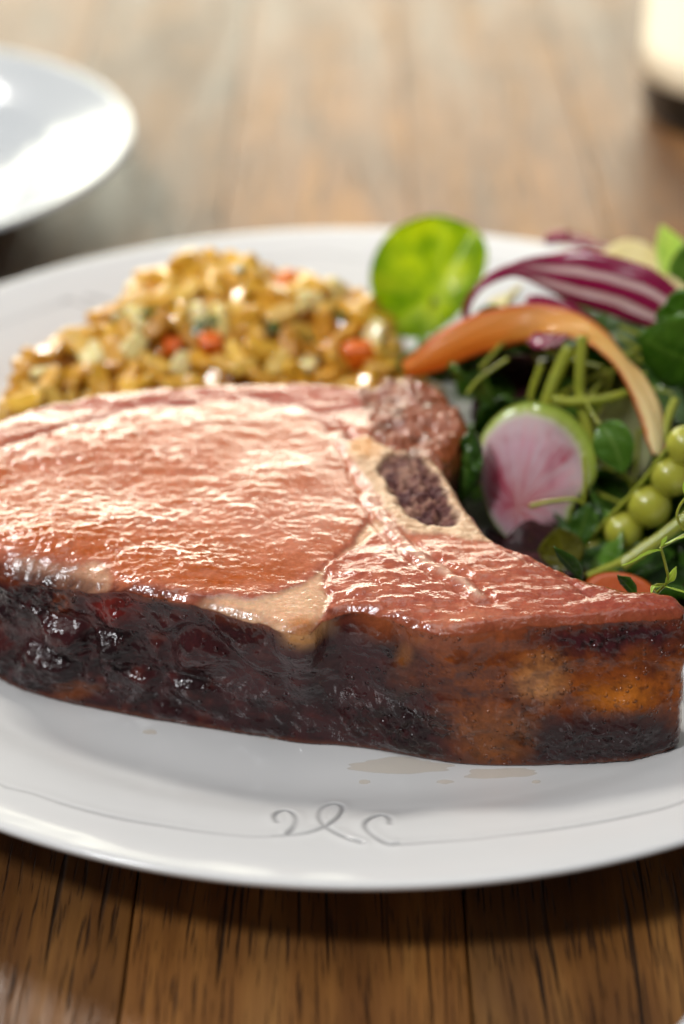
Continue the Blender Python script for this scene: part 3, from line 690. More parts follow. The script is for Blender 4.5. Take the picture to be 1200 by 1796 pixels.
    def free(p, r):
        return all((p[0]-q[0])**2+(p[1]-q[1])**2+(p[2]-q[2])**2 > (r+q[3])**2 for q in taken)
    def put(me, name, p, size, rot, label, cat, group):
        o = bpy.data.objects.new(name, me); COL.objects.link(o); o.location = np.array(p)*0.01; o.rotation_mode = 'QUATERNION'; o.rotation_quaternion = rot
        o.scale = (size,)*3; tag(o, label, cat, group); return o
    def hit(a, b):          # where the sight line through a pixel meets the heap
        d = ray(a, b); d = d/np.linalg.norm(d)
        for t in np.arange(40, 75, 0.05):
            q = CAM+d*t
            if q[2] < H(A1(q[0]), A1(q[1]))[0]: return q
        return None
    def randrot(nrm, tilt=0.6):
        from mathutils import Quaternion
        q = nrm.to_track_quat('Z', 'Y'); return q @ Quaternion((0, 0, 1), random.uniform(0, 6.28)) @ Quaternion((1, 0, 0), random.gauss(0, tilt)) @ Quaternion((0, 1, 0), random.gauss(0, tilt*0.6))
    # carrot, onion and herb seen between the grains
    dc = [dice_mesh(300+i, m_ca, 'carrot_dice', 0.34, 0.30, 0.30) for i in range(3)]
    do = [dice_mesh(320+i, m_on, 'onion_dice', 0.40, 0.30, 0.15) for i in range(4)]
    dh = [dice_mesh(340+i, m_hb, 'herb_fleck', 0.20, 0.15, 0.03) for i in range(3)]
    for i, (a, b, lb) in enumerate([(502, 500, 'orange carrot cube near the top right of the grain heap'), (632, 622, 'large orange carrot cube at the right foot of the grain heap'),
                     (372, 606, 'orange carrot cube low in the middle of the grain heap'), (303, 610, 'small carrot cube left of the middle of the grain heap'), (700, 612, 'carrot cube between the grain heap and the orange ribbon')]):
        q = hit(a, b)
        if q is None: q = ony(a, b, 5.0)
        q = q + np.array([0, -0.1, 0.08]); taken.append((*q, 0.34))
        put(dc[i % 3], 'carrot_dice', q, [1.0, 1.15, 0.9, 0.7, 0.8][i], randrot(normal(A1(q[0]), A1(q[1]))), lb, 'carrot', 'carrot cubes in the grain heap')
    for i, (a, b) in enumerate([(520, 545), (545, 530), (235, 610), (385, 565), (540, 640), (320, 640), (75, 655), (350, 560), (590, 520), (440, 462), (655, 590), (245, 560), (640, 510), (160, 625)]):
        q = hit(a, b)
        if q is None: continue
        q = q + np.array([0, -0.1, 0.08]); taken.append((*q, 0.28))
        put(do[i % 4], 'onion_dice', q, random.uniform(0.85, 1.15), randrot(normal(A1(q[0]), A1(q[1]))), 'pale translucent onion piece in the golden grain heap', 'onion', 'onion pieces in the grain heap')
    for i, (a, b) in enumerate([(262, 553), (378, 566), (420, 478), (350, 580), (300, 530), (455, 470), (545, 600), (210, 560), (480, 580), (600, 560)]):
        q = hit(a, b)
        if q is None: continue
        q = q + np.array([0, -0.22, 0.2]); taken.append((*q, 0.1))
        put(dh[i % 3], 'herb_fleck', q, random.uniform(0.8, 1.2), randrot(normal(A1(q[0]), A1(q[1])), 0.3), 'tiny chopped green herb fleck on the golden grain heap', 'herb', 'herb flecks on the grain heap')
    n = 0; tries = 0
    while n < 295 and tries < 26000:
        tries += 1
        x = random.uniform(-9.6, 2.1); y = random.uniform(1.2, 11.0)
        if tries < 20000 and y > np.interp(x, cx_, cy_)+0.9: continue     # the far slope is out of sight
        h = H(A1(x), A1(y))[0]
        if h < 0.95: continue
        if y < 2.4 and -8.8 < x < 2.3: continue                          # the chop's back edge stands here
        p = (x, y, h+random.uniform(-0.06, 0.24))
        if not free(p, 0.245): continue
        taken.append((*p, 0.245)); n += 1
        put(random.choice(kinds)[0], 'cooked_grain', p, random.uniform(0.88, 1.35), randrot(normal(A1(x), A1(y)), 0.55), 'plump golden cooked wheat grain in the glossy heap behind the chop', 'grain', 'grains of the golden heap')
    # everything below and behind that layer
    BV, BF = [], []; off = 0
    for _ in range(2000):
        x = random.uniform(-9.8, 2.3); y = random.uniform(1.6, 12.0); h = H(A1(x), A1(y))[0]
        if h < 0.8 or (y < 2.4 and x > -8.8): continue
        back = y > np.interp(x, cx_, cy_)+0.9
        z = h - (random.uniform(-0.1, 0.3) if back else random.uniform(0.22, 0.75))
        if z < 0.75: z = 0.75
        R = np.array(randrot(Vector((0, 0, 1)), 0.7).to_matrix())
        _, P, Fq = kinds[_ % 7]; BV.append(P@R.T + (x, y, z)); BF += [[j+off for j in q] for q in Fq]; off += len(P)
    BV = np.concatenate(BV)
    m_b = mat('cooked_wheat_bed', [(0, lin(190, 128, 36)), (1, lin(190, 128, 36))])
    o = mesh('grain_bed', BV, BF, m_b); tag(o, 'packed mass of cooked golden grains inside the heap', 'grain', None, 'stuff')
build_grain()
# ------------------------------------------------------------------ salad
def sheet(name, P, thick, mat, parent=None, taper=True, origin=None, wrapv=False):
    """a closed thin solid from a grid of points; UV = grid parameters"""
    P = np.asarray(P, float); nu, nv = P.shape[:2]
    du = np.gradient(P, axis=0)
    dv = (np.roll(P, -1, 1)-np.roll(P, 1, 1)) if wrapv else np.gradient(P, axis=1)
    n = np.cross(du, dv); ln = np.linalg.norm(n, axis=-1, keepdims=True); n = np.where(ln > 1e-9, n/np.maximum(ln, 1e-9), 0)
    if wrapv: n[0] = n[1].mean(0)/max(np.linalg.norm(n[1].mean(0)), 1e-9)
    t = np.full((nu, nv), thick/2.0)
    if taper:
        t[-1] *= 0.35
        if not wrapv: t[:, 0] *= 0.35; t[:, -1] *= 0.35; t[0] *= 0.35
    T = P+n*t[..., None]; B = P-n*t[..., None]
    V = np.concatenate([T.reshape(-1, 3), B.reshape(-1, 3)]); m = nu*nv
    Fq = gridfaces(nu, nv, wrapv) + gridfaces(nu, nv, wrapv, off=m, flip=True)
    if wrapv:
        lp = [(nu-1)*nv+j for j in range(nv)]
    else:
        lp = list(range(nv)) + [i*nv+nv-1 for i in range(1, nu)] + [(nu-1)*nv+j for j in range(nv-2, -1, -1)] + [i*nv for i in range(nu-2, 0, -1)]
    Fq += [[lp[i], m+lp[i], m+lp[(i+1) % len(lp)], lp[(i+1) % len(lp)]] for i in range(len(lp))]
    uu, vv = np.meshgrid(np.linspace(0, 1, nu), np.linspace(0, 1, nv), indexing='ij')
    uv = np.stack([uu.ravel(), vv.ravel()], 1); uv = np.concatenate([uv, uv])
    return mesh(name, V, Fq, mat, parent, uv=uv, origin=origin)
def strip(pts, side, width, nu=40, nv=11, cup=0.0, ruffle=0.0, twist=0.0, seed=1):
    """grid of points along a curve; side = direction across (vector or list), width(u) in cm (full)"""
    c = resample(catmull(np.asarray(pts, float), 200), nu); tn = np.gradient(c, axis=0); tn /= np.linalg.norm(tn, axis=1, keepdims=True)
    sd = np.asarray(side, float)
    if sd.ndim == 1: sd = np.repeat(sd[None], nu, 0)
    else: sd = np.stack([np.interp(np.linspace(0, 1, nu), np.linspace(0, 1, len(sd)), sd[:, k]) for k in range(3)], 1)
    sd = sd-(sd*tn).sum(1, keepdims=True)*tn; sd /= np.linalg.norm(sd, axis=1, keepdims=True)
    nm = np.cross(tn, sd)
    u = np.linspace(0, 1, nu); wv = np.array([width(x) for x in u]); v = np.linspace(-1, 1, nv)
    P = c[:, None] + sd[:, None]*(wv[:, None, None]/2*v[None, :, None])
    q = np.stack([u[:, None]*5+0*v[None], v[None]*1.5+0*u[:, None], np.full((nu, nv), seed*3.3)], -1)
    off = cup*wv[:, None]*(v[None]**2) + ruffle*fbm(q, 2, seed)*(0.25+np.abs(v[None]))
    return P + nm[:, None]*off[..., None]
def leafw(W, p=0.9, tip=0.02): return lambda u: max(W*(math.sin(math.pi*min(max(u, 0.0), 1)**p))**0.85, tip)
def Q(a, b, y): return ony(float(a), float(b), float(y))
def polar(outline, origin, yfun, nr=14, nt=72, wav=0.0, seed=3):
    """grid (radius x angle) filling an outline traced in photo pixels; yfun(px,py,r) = distance"""
    o = resample(catmull(np.array(outline, float), 400, True), nt, True); c = np.array(origin, float)
    r = np.linspace(0.001, 1, nr)
    pp = c + (o-c)[None]*r[:, None, None]
    y = yfun(pp[..., 0], pp[..., 1], np.repeat(r[:, None], nt, 1))
    P = ony(pp[..., 0], pp[..., 1], y)
    return P
def tube(name, pts, rad, mat, parent=None, n=9, m=36, origin=None):
    c = resample(catmull(np.asarray(pts, float), 160), m); tn = np.gradient(c, axis=0); tn /= np.linalg.norm(tn, axis=1, keepdims=True)
    a = np.array([0.3, -0.5, 0.8]); s = np.cross(tn, a); s /= np.linalg.norm(s, axis=1, keepdims=True); b = np.cross(tn, s)
    rr = np.interp(np.linspace(0, 1, m), np.linspace(0, 1, len(np.atleast_1d(rad))), np.atleast_1d(rad)) if np.ndim(rad) else np.full(m, rad)
    th = np.linspace(0, 2*math.pi, n, endpoint=False)
    V = c[:, None]+rr[:, None, None]*(s[:, None]*np.cos(th)[None, :, None]+b[:, None]*np.sin(th)[None, :, None])
    Fq = gridfaces(m, n, True) + [list(range(n))[::-1], [(m-1)*n+j for j in range(n)]]
    uu, vv = np.meshgrid(np.linspace(0, 1, m), np.linspace(0, 1, n), indexing='ij')
    return mesh(name, V.reshape(-1, 3), Fq, mat, parent, uv=np.stack([uu.ravel(), vv.ravel()], 1), origin=origin)

def m_leaf(name, c1, c2, vein, tr=0.35, rough=0.32, spots=None, veins='pinnate', tcol=None):
    k = Mt(name); uv = k.uv(); x, y, _ = k.sep(uv)
    v = k.obj(); n = k.noise(v, 110, 4)
    c = k.mix(k.ramp(n, [(0.34, 0), (0.64, 1)]), c1, c2)
    if veins == 'pinnate':
        av = k.math('ABSOLUTE', k.math('SUBTRACT', y, 0.5))
        mid = k.ramp(av, [(0.0, 1), (0.035, 0.6), (0.07, 0)])
        ph = k.math('SINE', k.math('MULTIPLY', k.math('SUBTRACT', x, k.math('MULTIPLY', av, 0.55)), 52.0))
        sidev = k.math('MULTIPLY', k.ramp(ph, [(0.93, 0), (1.0, 1)]), 0.55)
        vm = k.math('MAXIMUM', mid, sidev)
    else:   # rays from the centre of a round leaf
        ph = k.math('SINE', k.math('MULTIPLY', y, 2*math.pi*9))
        vm = k.math('MULTIPLY', k.ramp(ph, [(0.955, 0), (1.0, 1)]), k.ramp(x, [(0.0, 1), (0.9, 0.25)]))
    c = k.mix(k.math('MULTIPLY', vm, 0.6), c, vein)
    if spots is not None:
        sp = k.ramp(k.noise(v, 900, 2), [(0.60, 0), (0.68, 1)])
        c = k.mix(k.math('MULTIPLY', sp, 0.8), c, spots)
    nb = k.bump(k.math('SUBTRACT', k.math('MULTIPLY', n, 0.5), vm), 0.35, 0.0007); nb = k.bump(k.noise(v, 1500, 2), 0.15, 0.0003, nb)
    k.p(Base_Color=c, Roughness=rough, IOR=1.45, Coat_Weight=0.25, Coat_Roughness=0.12)
    k.set(k.b.inputs['Normal'], nb)
    k.translucent(k.mix(1.0, c, tcol if tcol is not None else (1.6, 1.5, 0.5), 'MULTIPLY'), tr)
    return k.m
ML_LIME = m_leaf('lime_leaf', lin(124, 160, 14), lin(190, 204, 30), lin(214, 226, 96), 0.5, veins='ray', tcol=(1.7, 1.6, 0.5))
ML_DARK = m_leaf('dark_leaf', lin(46, 82, 20), lin(74, 112, 32), lin(116, 146, 60), 0.35)
ML_MID = m_leaf('mid_leaf', lin(78, 122, 36), lin(108, 150, 54), lin(150, 180, 92), 0.4)
ML_PALE = m_leaf('pale_leaf', lin(186, 214, 146), lin(206, 226, 170), lin(230, 240, 200), 0.5)
ML_BROAD = m_leaf('broad_leaf_skin', lin(62, 106, 22), lin(88, 132, 36), lin(120, 156, 60), 0.35)
ML_OLIVE = m_leaf('olive_leaf', lin(104, 100, 16), lin(84, 84, 14), lin(120, 116, 30), 0.25, spots=lin(48, 34, 14))
ML_WINE = m_leaf('wine_leaf', lin(62, 22, 30), lin(44, 26, 24), lin(110, 50, 60), 0.2)
ML_SPRIG = m_leaf('sprig_leaf', lin(170, 196, 70), lin(186, 208, 88), lin(214, 226, 140), 0.4, 0.25)
def m_plain(name, c1, c2, rough=0.3, tr=0.2, scale=220, sss=0.15):
    k = Mt(name); v = k.obj(); n = k.noise(v, scale, 3)
    c = k.mix(k.ramp(n, [(0.3, 0), (0.7, 1)]), c1, c2)
    k.p(Base_Color=c, Roughness=rough, IOR=1.45, Subsurface_Weight=sss, Subsurface_Radius=(0.6, 1, 0.3), Subsurface_Scale=0.0015, Coat_Weight=0.3, Coat_Roughness=0.1)
    k.set(k.b.inputs['Normal'], k.bump(k.noise(v, 900, 2), 0.15, 0.0004))
    if tr: k.translucent(c, tr)
    return k.m
M_STEM = m_plain('green_stem', lin(178, 180, 60), lin(150, 160, 52), 0.3, 0.25)
M_PEA = m_plain('green_pea', lin(168, 166, 52), lin(186, 184, 72), 0.3, 0.0, 120, 0.35)
M_POD = m_plain('pea_pod_skin', lin(96, 128, 34), lin(120, 148, 48), 0.3, 0.3)
M_YEL = m_plain('pale_yellow_slice', lin(226, 208, 140), lin(238, 226, 176), 0.3, 0.3)
def m_ribbon():
    k = Mt('carrot_ribbon'); uv = k.uv(); x, y, _ = k.sep(uv); v = k.obj()
    n = k.noise(k.map(uv, (4, 26, 1)), 1.0, 3)
    c = k.ramp(k.math('ADD', x, k.math('MULTIPLY', k.math('SUBTRACT', n, 0.5), 0.25)), [(0.0, lin(238, 144, 44)), (0.40, lin(242, 168, 72)), (0.62, lin(240, 188, 104)), (1.0, lin(244, 226, 170))])
    e = k.math('ABSOLUTE', k.math('SUBTRACT', k.math('ADD', y, k.math('MULTIPLY', k.math('SUBTRACT', k.noise(v, 260, 2), 0.5), 0.10)), 0.5))
    c = k.mix(k.ramp(e, [(0.37, 0), (0.46, 0.9)]), c, lin(214, 92, 44))
    k.p(Base_Color=c, Roughness=0.4, IOR=1.45, Coat_Weight=0.15, Coat_Roughness=0.15, Subsurface_Weight=0.2, Subsurface_Radius=(1, 0.5, 0.2), Subsurface_Scale=0.002)
    k.set(k.b.inputs['Normal'], k.bump(n, 0.25, 0.0008)); k.translucent(c, 0.35); return k.m
def m_radicchio():
    k = Mt('radicchio'); uv = k.uv(); x, y, _ = k.sep(uv); v = k.obj()
    w_ = k.noise(k.map(uv, (3.0, 2.0, 1)), 1.0, 3)
    yy = k.math('ADD', y, k.math('MULTIPLY', k.math('SUBTRACT', w_, 0.5), 0.16))
    s = k.math('SINE', k.math('MULTIPLY', k.math('ADD', yy, k.math('MULTIPLY', x, 0.12)), 17.0))
    rib = k.math('MULTIPLY', k.math('MULTIPLY', k.ramp(x, [(0.30, 0.0), (0.48, 1)]), k.ramp(s, [(0.15, 0), (0.6, 1)])), k.ramp(yy, [(0.18, 0), (0.32, 1)]))
    c = k.mix(k.noise(v, 130, 3), lin(176, 20, 88), lin(120, 12, 46))
    c = k.mix(rib, c, lin(232, 200, 196))
    k.p(Base_Color=c, Roughness=0.25, IOR=1.45, Coat_Weight=0.4, Coat_Roughness=0.1)
    k.set(k.b.inputs['Normal'], k.bump(rib, 0.4, 0.0012)); k.translucent(c, 0.3); return k.m
def m_radish():
    k = Mt('watermelon_radish'); uv = k.uv(); r, a, _ = k.sep(uv); v = k.obj()
    # streaks running out from the heart
    st = k.noise(k.map(uv, (1.2, 40, 1)), 1.0, 3, 0.6); bl = k.noise(v, 110, 2)
    band = k.ramp(a, [(0.30, 0), (0.48, 1), (0.66, 1), (0.76, 0)])
    rr = k.math('ADD', k.math('ADD', r, k.math('MULTIPLY', k.math('SUBTRACT', st, 0.5), 0.10)), k.math('MULTIPLY', band, 0.045))
    c = k.ramp(rr, [(0.0, lin(206, 104, 96)), (0.25, lin(222, 140, 148)), (0.62, lin(240, 186, 200)), (0.86, lin(240, 212, 212)), (0.91, lin(240, 238, 204)), (0.945, lin(206, 218, 120)), (1.0, lin(184, 204, 84))])
    c = k.mix(k.math('MULTIPLY', k.ramp(k.math('ADD', bl, k.math('MULTIPLY', st, 0.35)), [(0.66, 0), (0.85, 1)]), k.ramp(r, [(0.7, 0.9), (0.86, 0)])), c, lin(190, 50, 84))
    c = k.mix(k.math('MULTIPLY', k.ramp(st, [(0.44, 0), (0.62, 1)]), k.ramp(r, [(0.80, 0.75), (0.90, 0)])), c, lin(236, 214, 220))
    c = k.mix(k.math('MULTIPLY', k.math('MULTIPLY', k.ramp(a, [(0.04, 0), (0.14, 1), (0.28, 1), (0.40, 0)]), k.ramp(r, [(0.05, 1), (0.6, 0.8), (0.93, 0)])), k.ramp(st, [(0.35, 1), (0.65, 0.35)])), c, lin(186, 40, 78))
    k.p(Base_Color=c, Roughness=0.25, IOR=1.45, Coat_Weight=0.35, Coat_Roughness=0.1, Subsurface_Weight=0.25, Subsurface_Radius=(1, 0.6, 0.5), Subsurface_Scale=0.002)
    k.set(k.b.inputs['Normal'], k.bump(st, 0.15, 0.0008)); k.translucent(c, 0.3); return k.m
M_RIB, M_RAD, M_RDS = m_ribbon(), m_radicchio(), m_radish()
M_RDS2 = m_plain('pale_radish', lin(196, 200, 150), lin(176, 170, 130), 0.25, 0.35)
M_CARS = m_plain('carrot_slice', lin(206, 96, 26), lin(190, 74, 22), 0.3, 0.2)

def salad():
    G = 'salad leaves'
    # ---- round lime leaf
    out = [(690, 585), (662, 540), (648, 490), (660, 440), (690, 402), (735, 381), (775, 378), (808, 388), (838, 405), (855, 440), (846, 490), (822, 530), (790, 565), (745, 592)]
    root = thing('nasturtium_leaf', Q(755, 592, 7.2), 'round bright lime-green leaf standing upright beside the grain heap', 'leaf', G)
    P = polar(out, (760, 520), lambda a, b, r: 7.2 + (590-b)*0.0085 + 0.30*(1-r**2) - 0.0016*np.abs(a-755) + 0.16*np.sin(np.arctan2(b-520, a-760)*5+1)*r**2 + 0.10*np.sin(np.arctan2(b-520, a-760)*11)*r**3, 16, 90)
    sheet('blade', P, 0.035, ML_LIME, root, wrapv=True)
    tube('stalk', [Q(760, 522, 7.75), Q(756, 560, 8.3), Q(770, 600, 8.2), Q(800, 640, 6.8)], [0.06, 0.08], M_STEM, root)
    # ---- radicchio, the big arched strip and the shreds about it
    pts = [Q(820, 575, 4.2), Q(818, 540, 4.2), Q(836, 508, 4.3), (Q(870, 483, 4.5)), Q(915, 472, 4.7), Q(985, 480, 4.7), Q(1060, 497, 4.3), Q(1130, 522, 3.8), Q(1180, 552, 3.4)]
    sd = [(1, -0.4, 0), (0.9, -0.5, -0.2), (0.6, -0.6, -0.6), (0.1, -0.5, -0.9), (0.1, -0.5, -0.9), (0, -0.4, -1), (0, -0.4, -1), (0, -0.4, -1), (0, -0.4, -1)]
    pw = lambda u: float(np.interp(u, [0, 0.18, 0.34, 0.46, 0.6, 0.85, 1], [0.16, 0.20, 0.36, 0.85, 1.42, 1.5, 1.1]))
    P = strip(pts, sd, pw, 60, 15, 0.06, 0.05, seed=4)
    o = sheet('radicchio_strip', P, 0.06, M_RAD); tag(o, 'arched magenta radicchio strip with white ribs above the orange ribbon', 'radicchio', 'radicchio pieces')
    for i, (pp, w_, lb) in enumerate([([Q(955, 425, 8.5), Q(985, 412, 8.8), Q(1030, 425, 8.8), Q(1075, 440, 8.6)], 0.55, 'small pink radicchio curl at the back edge of the salad'),
                         ([Q(925, 520, 3.2), Q(965, 540, 3.0), Q(1010, 565, 2.6), Q(1060, 600, 2.2)], 1.3, 'dark magenta radicchio piece under the arched strip'),
                         ([Q(925, 600, 1.6), Q(960, 596, 1.5), Q(1000, 586, 1.7)], 0.45, 'wet pale pink shred just beneath the orange ribbon')]):
        P = strip(pp, (0.1, -0.9, -0.25), leafw(w_*1.2, 0.8, 0.1), 30, 9, 0.12, 0.12, seed=10+i)
        o = sheet('radicchio_shred', P, 0.06, M_RAD); tag(o, lb, 'radicchio', 'radicchio pieces')
    # ---- carrot ribbon
    pts = [Q(708, 650, 2.3), Q(745, 634, 2.3), Q(800, 604, 2.4), Q(860, 580, 2.5), Q(930, 565, 2.4), Q(1000, 568, 1.9), Q(1052, 590, 1.2), Q(1100, 640, 0.3), Q(1135, 700, -0.6), Q(1152, 755, -1.3), Q(1155, 800, -1.9)]
    sd = [(0.35, -0.35, -0.9), (0.3, -0.35, -0.9), (0.25, -0.35, -0.9), (0.1, -0.4, -0.9), (0, -0.6, -0.75), (-0.3, -0.9, -0.5), (-0.6, -0.8, -0.3), (-0.8, -0.5, 0), (-0.85, -0.4, 0.0), (-0.9, -0.35, 0), (-0.9, -0.3, 0)]
    pw = lambda u: float(np.interp(u, [0, 0.1, 0.25, 0.4, 0.55, 0.7, 0.85, 0.95, 1], [0.42, 0.86, 1.02, 0.88, 0.66, 0.50, 0.58, 0.54, 0.22]))
    P = strip(pts, sd, pw, 80, 13, 0.12, 0.12, seed=6)
    o = sheet('carrot_ribbon', P, 0.05, M_RIB); tag(o, 'long curled orange vegetable ribbon arching over the salad', 'carrot')
    # ---- radish slice
    out = [(905, 955), (866, 915), (845, 860), (838, 800), (850, 755), (885, 718), (930, 704), (978, 714), (1016, 742), (1040, 785), (1046, 830), (1030, 858), (1006, 885), (990, 930), (950, 968)]
    P = polar(out, (905, 888), lambda a, b, r: -1.75 - 0.30*(1-r**2) - 0.0016*(a-940) + (900-b)*0.0055 - 0.35*sstep(0.72, 1, r)*sstep(930, 1010, a)*sstep(880, 800, b), 22, 110)
    o = sheet('radish_slice', P, 0.11, M_RDS, wrapv=True); tag(o, 'pink watermelon radish slice with green rind behind the bone', 'radish', 'radish slices')
    out = [(1040, 800), (1042, 750), (1062, 712), (1100, 692), (1140, 708), (1150, 760), (1130, 830), (1080, 840)]
    P = polar(out, (1095, 770), lambda a, b, r: -0.3 + 0.3*(1-r**2) + (800-b)*0.003, 12, 60)
    o = sheet('radish_slice', P, 0.10, M_RDS2, wrapv=True); tag(o, 'pale shaded radish slice behind the small round leaf', 'radish', 'radish slices')
    # ---- pea pod with peas
    root = thing('pea_pod', Q(1040, 995, -2.6), 'opened green pea pod with a row of peas', 'pea pod')
    axp = np.array([(1022, 1000), (1052, 966), (1092, 930), (1138, 887), (1176, 835), (1204, 782), (1230, 735)], float)
    c = catmull(axp, 40); tg = np.gradient(c, axis=0); tg /= np.linalg.norm(tg, axis=1, keepdims=True); pn = np.stack([tg[:, 1], -tg[:, 0]], 1)  # up-left in the picture
    u = np.linspace(0, 1, 40); hw = 46*np.sin(np.pi*np.clip(u, 0.02, 0.98))**0.45; v = np.linspace(-1, 1, 15)
    cc = c + np.stack([np.full(40, 6.0), np.full(40, 8.0)], 1)
    pp = cc[:, None] - pn[:, None]*(hw[:, None]*v[None])[..., None]
    y = -2.95 + 0.85*(1-v[None]**2)*np.sin(np.pi*np.clip(u, 0.03, 0.97))[:, None]**0.5 + 0.35*u[:, None]
    P = ony(pp[..., 0], pp[..., 1], y)
    sheet('shell', P, 0.08, M_POD, root)
    tube('seam', P[:, 0], 0.045, M_STEM, root); tube('seam', P[:, -1], 0.05, M_POD, root)
    for i, (a, b, r, lb) in enumerate([(1050, 970, 27, 'smallest green pea at the near end of the pod'), (1092, 930, 35, 'second green pea from the near end of the pod'), (1138, 887, 39, 'largest green pea in the middle of the pod'), (1177, 834, 37, 'fourth green pea from the near end of the pod'), (1204, 781, 35, 'green pea at the far end of the pod by the frame edge')]):
        ce = Q(a, b, -2.9+0.08*i); R0 = r/3590*np.linalg.norm(ce-CAM)
        nu, nv = 20, 28; U, Vv = np.meshgrid(np.linspace(0, math.pi, nu), np.linspace(0, 2*math.pi, nv, endpoint=False), indexing='ij')
        d = np.stack([np.sin(U)*np.cos(Vv), np.sin(U)*np.sin(Vv), np.cos(U)], -1)
        nub = np.array([-0.62, -0.35, 0.70]); nub /= np.linalg.norm(nub)
        rr = R0*(1+0.025*fbm(d*1.4+i*5, 2, 70+i) + 0.10*np.exp(-((1-(d@nub))/0.012)))
        o = mesh('pea', (ce+d*rr[..., None]).reshape(-1, 3), gridfaces(nu, nv, True), M_PEA); tag(o, lb, 'pea', 'peas in the pod')
    # ---- single leaves picked out in the photograph (base, tip, distance, width, side)
    def leaf(name, pts, side, W, mat, label, cat='leaf', group=G, cup=0.08, ruf=0.04, th=0.03, p=0.9, stalk=None, seed=1, nu=36, nv=13):
        o = thing(name, pts[0], label, cat, group) if stalk is not None else None
        P = strip(pts, side, leafw(W, p), nu, nv, cup, ruf, seed=seed)
        if o is None: tag(sheet(name, P, th, mat), label, cat, group)
        else:
            sheet('blade', P, th, mat, o); tube('stalk', stalk, [0.05, 0.035], M_STEM, o)
    cx = (1, 0, 0.1)
    leaf('round_leaf', [Q(1052, 745, -1.3), Q(1075, 775, -1.6), Q(1095, 830, -1.8)], (0.9, -0.2, 0.35), 1.0, ML_MID, 'small oval green leaf between the radish slice and the ribbon end', stalk=[Q(1052, 745, -1.3), Q(1036, 720, -1.0), Q(1020, 690, -0.6)], seed=2, p=0.75)
    leaf('olive_leaf', [Q(985, 1005, -4.2), Q(985, 965, -3.9), Q(978, 925, -3.7)], cx, 1.05, ML_OLIVE, 'speckled olive leaf at the foot of the pink radish slice', cup=0.05, seed=3, p=1.0)
    leaf('herb_leaf', [Q(1022, 1018, -6.2), Q(998, 988, -6.3), Q(972, 960, -6.4)], (0.8, -0.5, 0.6), 0.40, ML_DARK, 'pointed dark green herb leaf poking over the chop behind the bone', cup=0.15, seed=4)
    leaf('herb_leaf', [Q(1116, 1044, -7.3), Q(1100, 1026, -7.2), Q(1084, 1008, -7.2)], (0.8, -0.5, 0.6), 0.34, ML_DARK, 'small dark green leaf in front of the carrot slice on the chop edge', cup=0.15, seed=5)
    leaf('parsley_leaf', [Q(812, 880, -2.2), Q(818, 820, -2.0), Q(828, 748, -1.6)], (1, -0.4, 0.1), 0.75, ML_DARK, 'dark serrated parsley leaf squeezed between bone and radish slice', cup=0.1, ruf=0.25, seed=6)
    leaf('parsley_leaf', [Q(800, 760, -0.4), Q(830, 790, -0.6), Q(845, 850, -1.0)], (1, 0.4, 0.3), 0.7, ML_DARK, 'shaded green leaf behind the serrated parsley leaf', cup=0.1, ruf=0.2, seed=7)
    leaf('broad_leaf', [Q(1235, 640, 0.6), Q(1180, 620, 0.9), Q(1118, 590, 1.2)], (0.2, -0.4, 1.0), 2.5, ML_BROAD, 'broad dark green leaf at the right edge above the pea pod', cup=0.06, ruf=0.15, seed=8, p=0.8)
    leaf('broad_leaf', [Q(1240, 560, 1.5), Q(1200, 545, 1.8), Q(1150, 560, 1.8)], (0.2, -0.4, 1.0), 1.3, ML_MID, 'mid green leaf tucked behind the broad dark leaf at right', cup=0.06, ruf=0.15, seed=18, p=0.8)
    leaf('pale_leaf', [Q(1205, 520, 6.2), Q(1185, 460, 6.2), Q(1160, 395, 6.2)], (1, -0.2, 0.3), 0.95, ML_PALE, 'pale green upright leaf at the back right of the salad', seed=9)
    leaf('pale_leaf', [Q(1190, 520, 5.4), Q(1205, 470, 5.4), Q(1215, 420, 5.4)], (1, -0.2, 0.3), 0.9, ML_MID, 'green upright leaf beside the pale leaf at the right edge', seed=19)
    leaf('yellow_slice', [Q(1040, 470, 7.2), Q(1100, 462, 7.2), Q(1175, 470, 7.0)], (0, 1, 0.45), 1.5, M_YEL, 'pale yellow vegetable slice at the back of the salad', 'vegetable', 'pale vegetable slices', th=0.12, seed=11, p=1)
    leaf('yellow_slice', [Q(1120, 540, 4.9), Q(1160, 520, 4.9), Q(1210, 510, 4.9)], (0, 1, 0.45), 1.3, M_YEL, 'pale yellow slice behind the end of the magenta strip', 'vegetable', 'pale vegetable slices', th=0.12, seed=12, p=1)
    leaf('yellow_slice', [Q(850, 560, 5.2), Q(885, 535, 5.4), Q(915, 500, 5.6)], (0.6, 1, 0.5), 1.1, M_YEL, 'pale slice seen through the loop of the magenta strip', 'vegetable', 'pale vegetable slices', th=0.1, seed=13, p=1)
    leaf('lime_leaf', [Q(835, 560, 4.8), Q(855, 545, 4.7), Q(885, 540, 4.6)], (0.2, -0.5, 1), 0.5, ML_MID, 'small yellow-green leaf inside the loop of the magenta strip', seed=14)
    leaf('herb_leaf', [Q(1034, 882, -2.9), Q(1022, 925, -3.1), Q(1002, 968, -3.3)], (1, -0.3, 0.3), 0.62, ML_DARK, 'dark glossy leaf over the lower right of the radish slice', cup=0.1, seed=21)
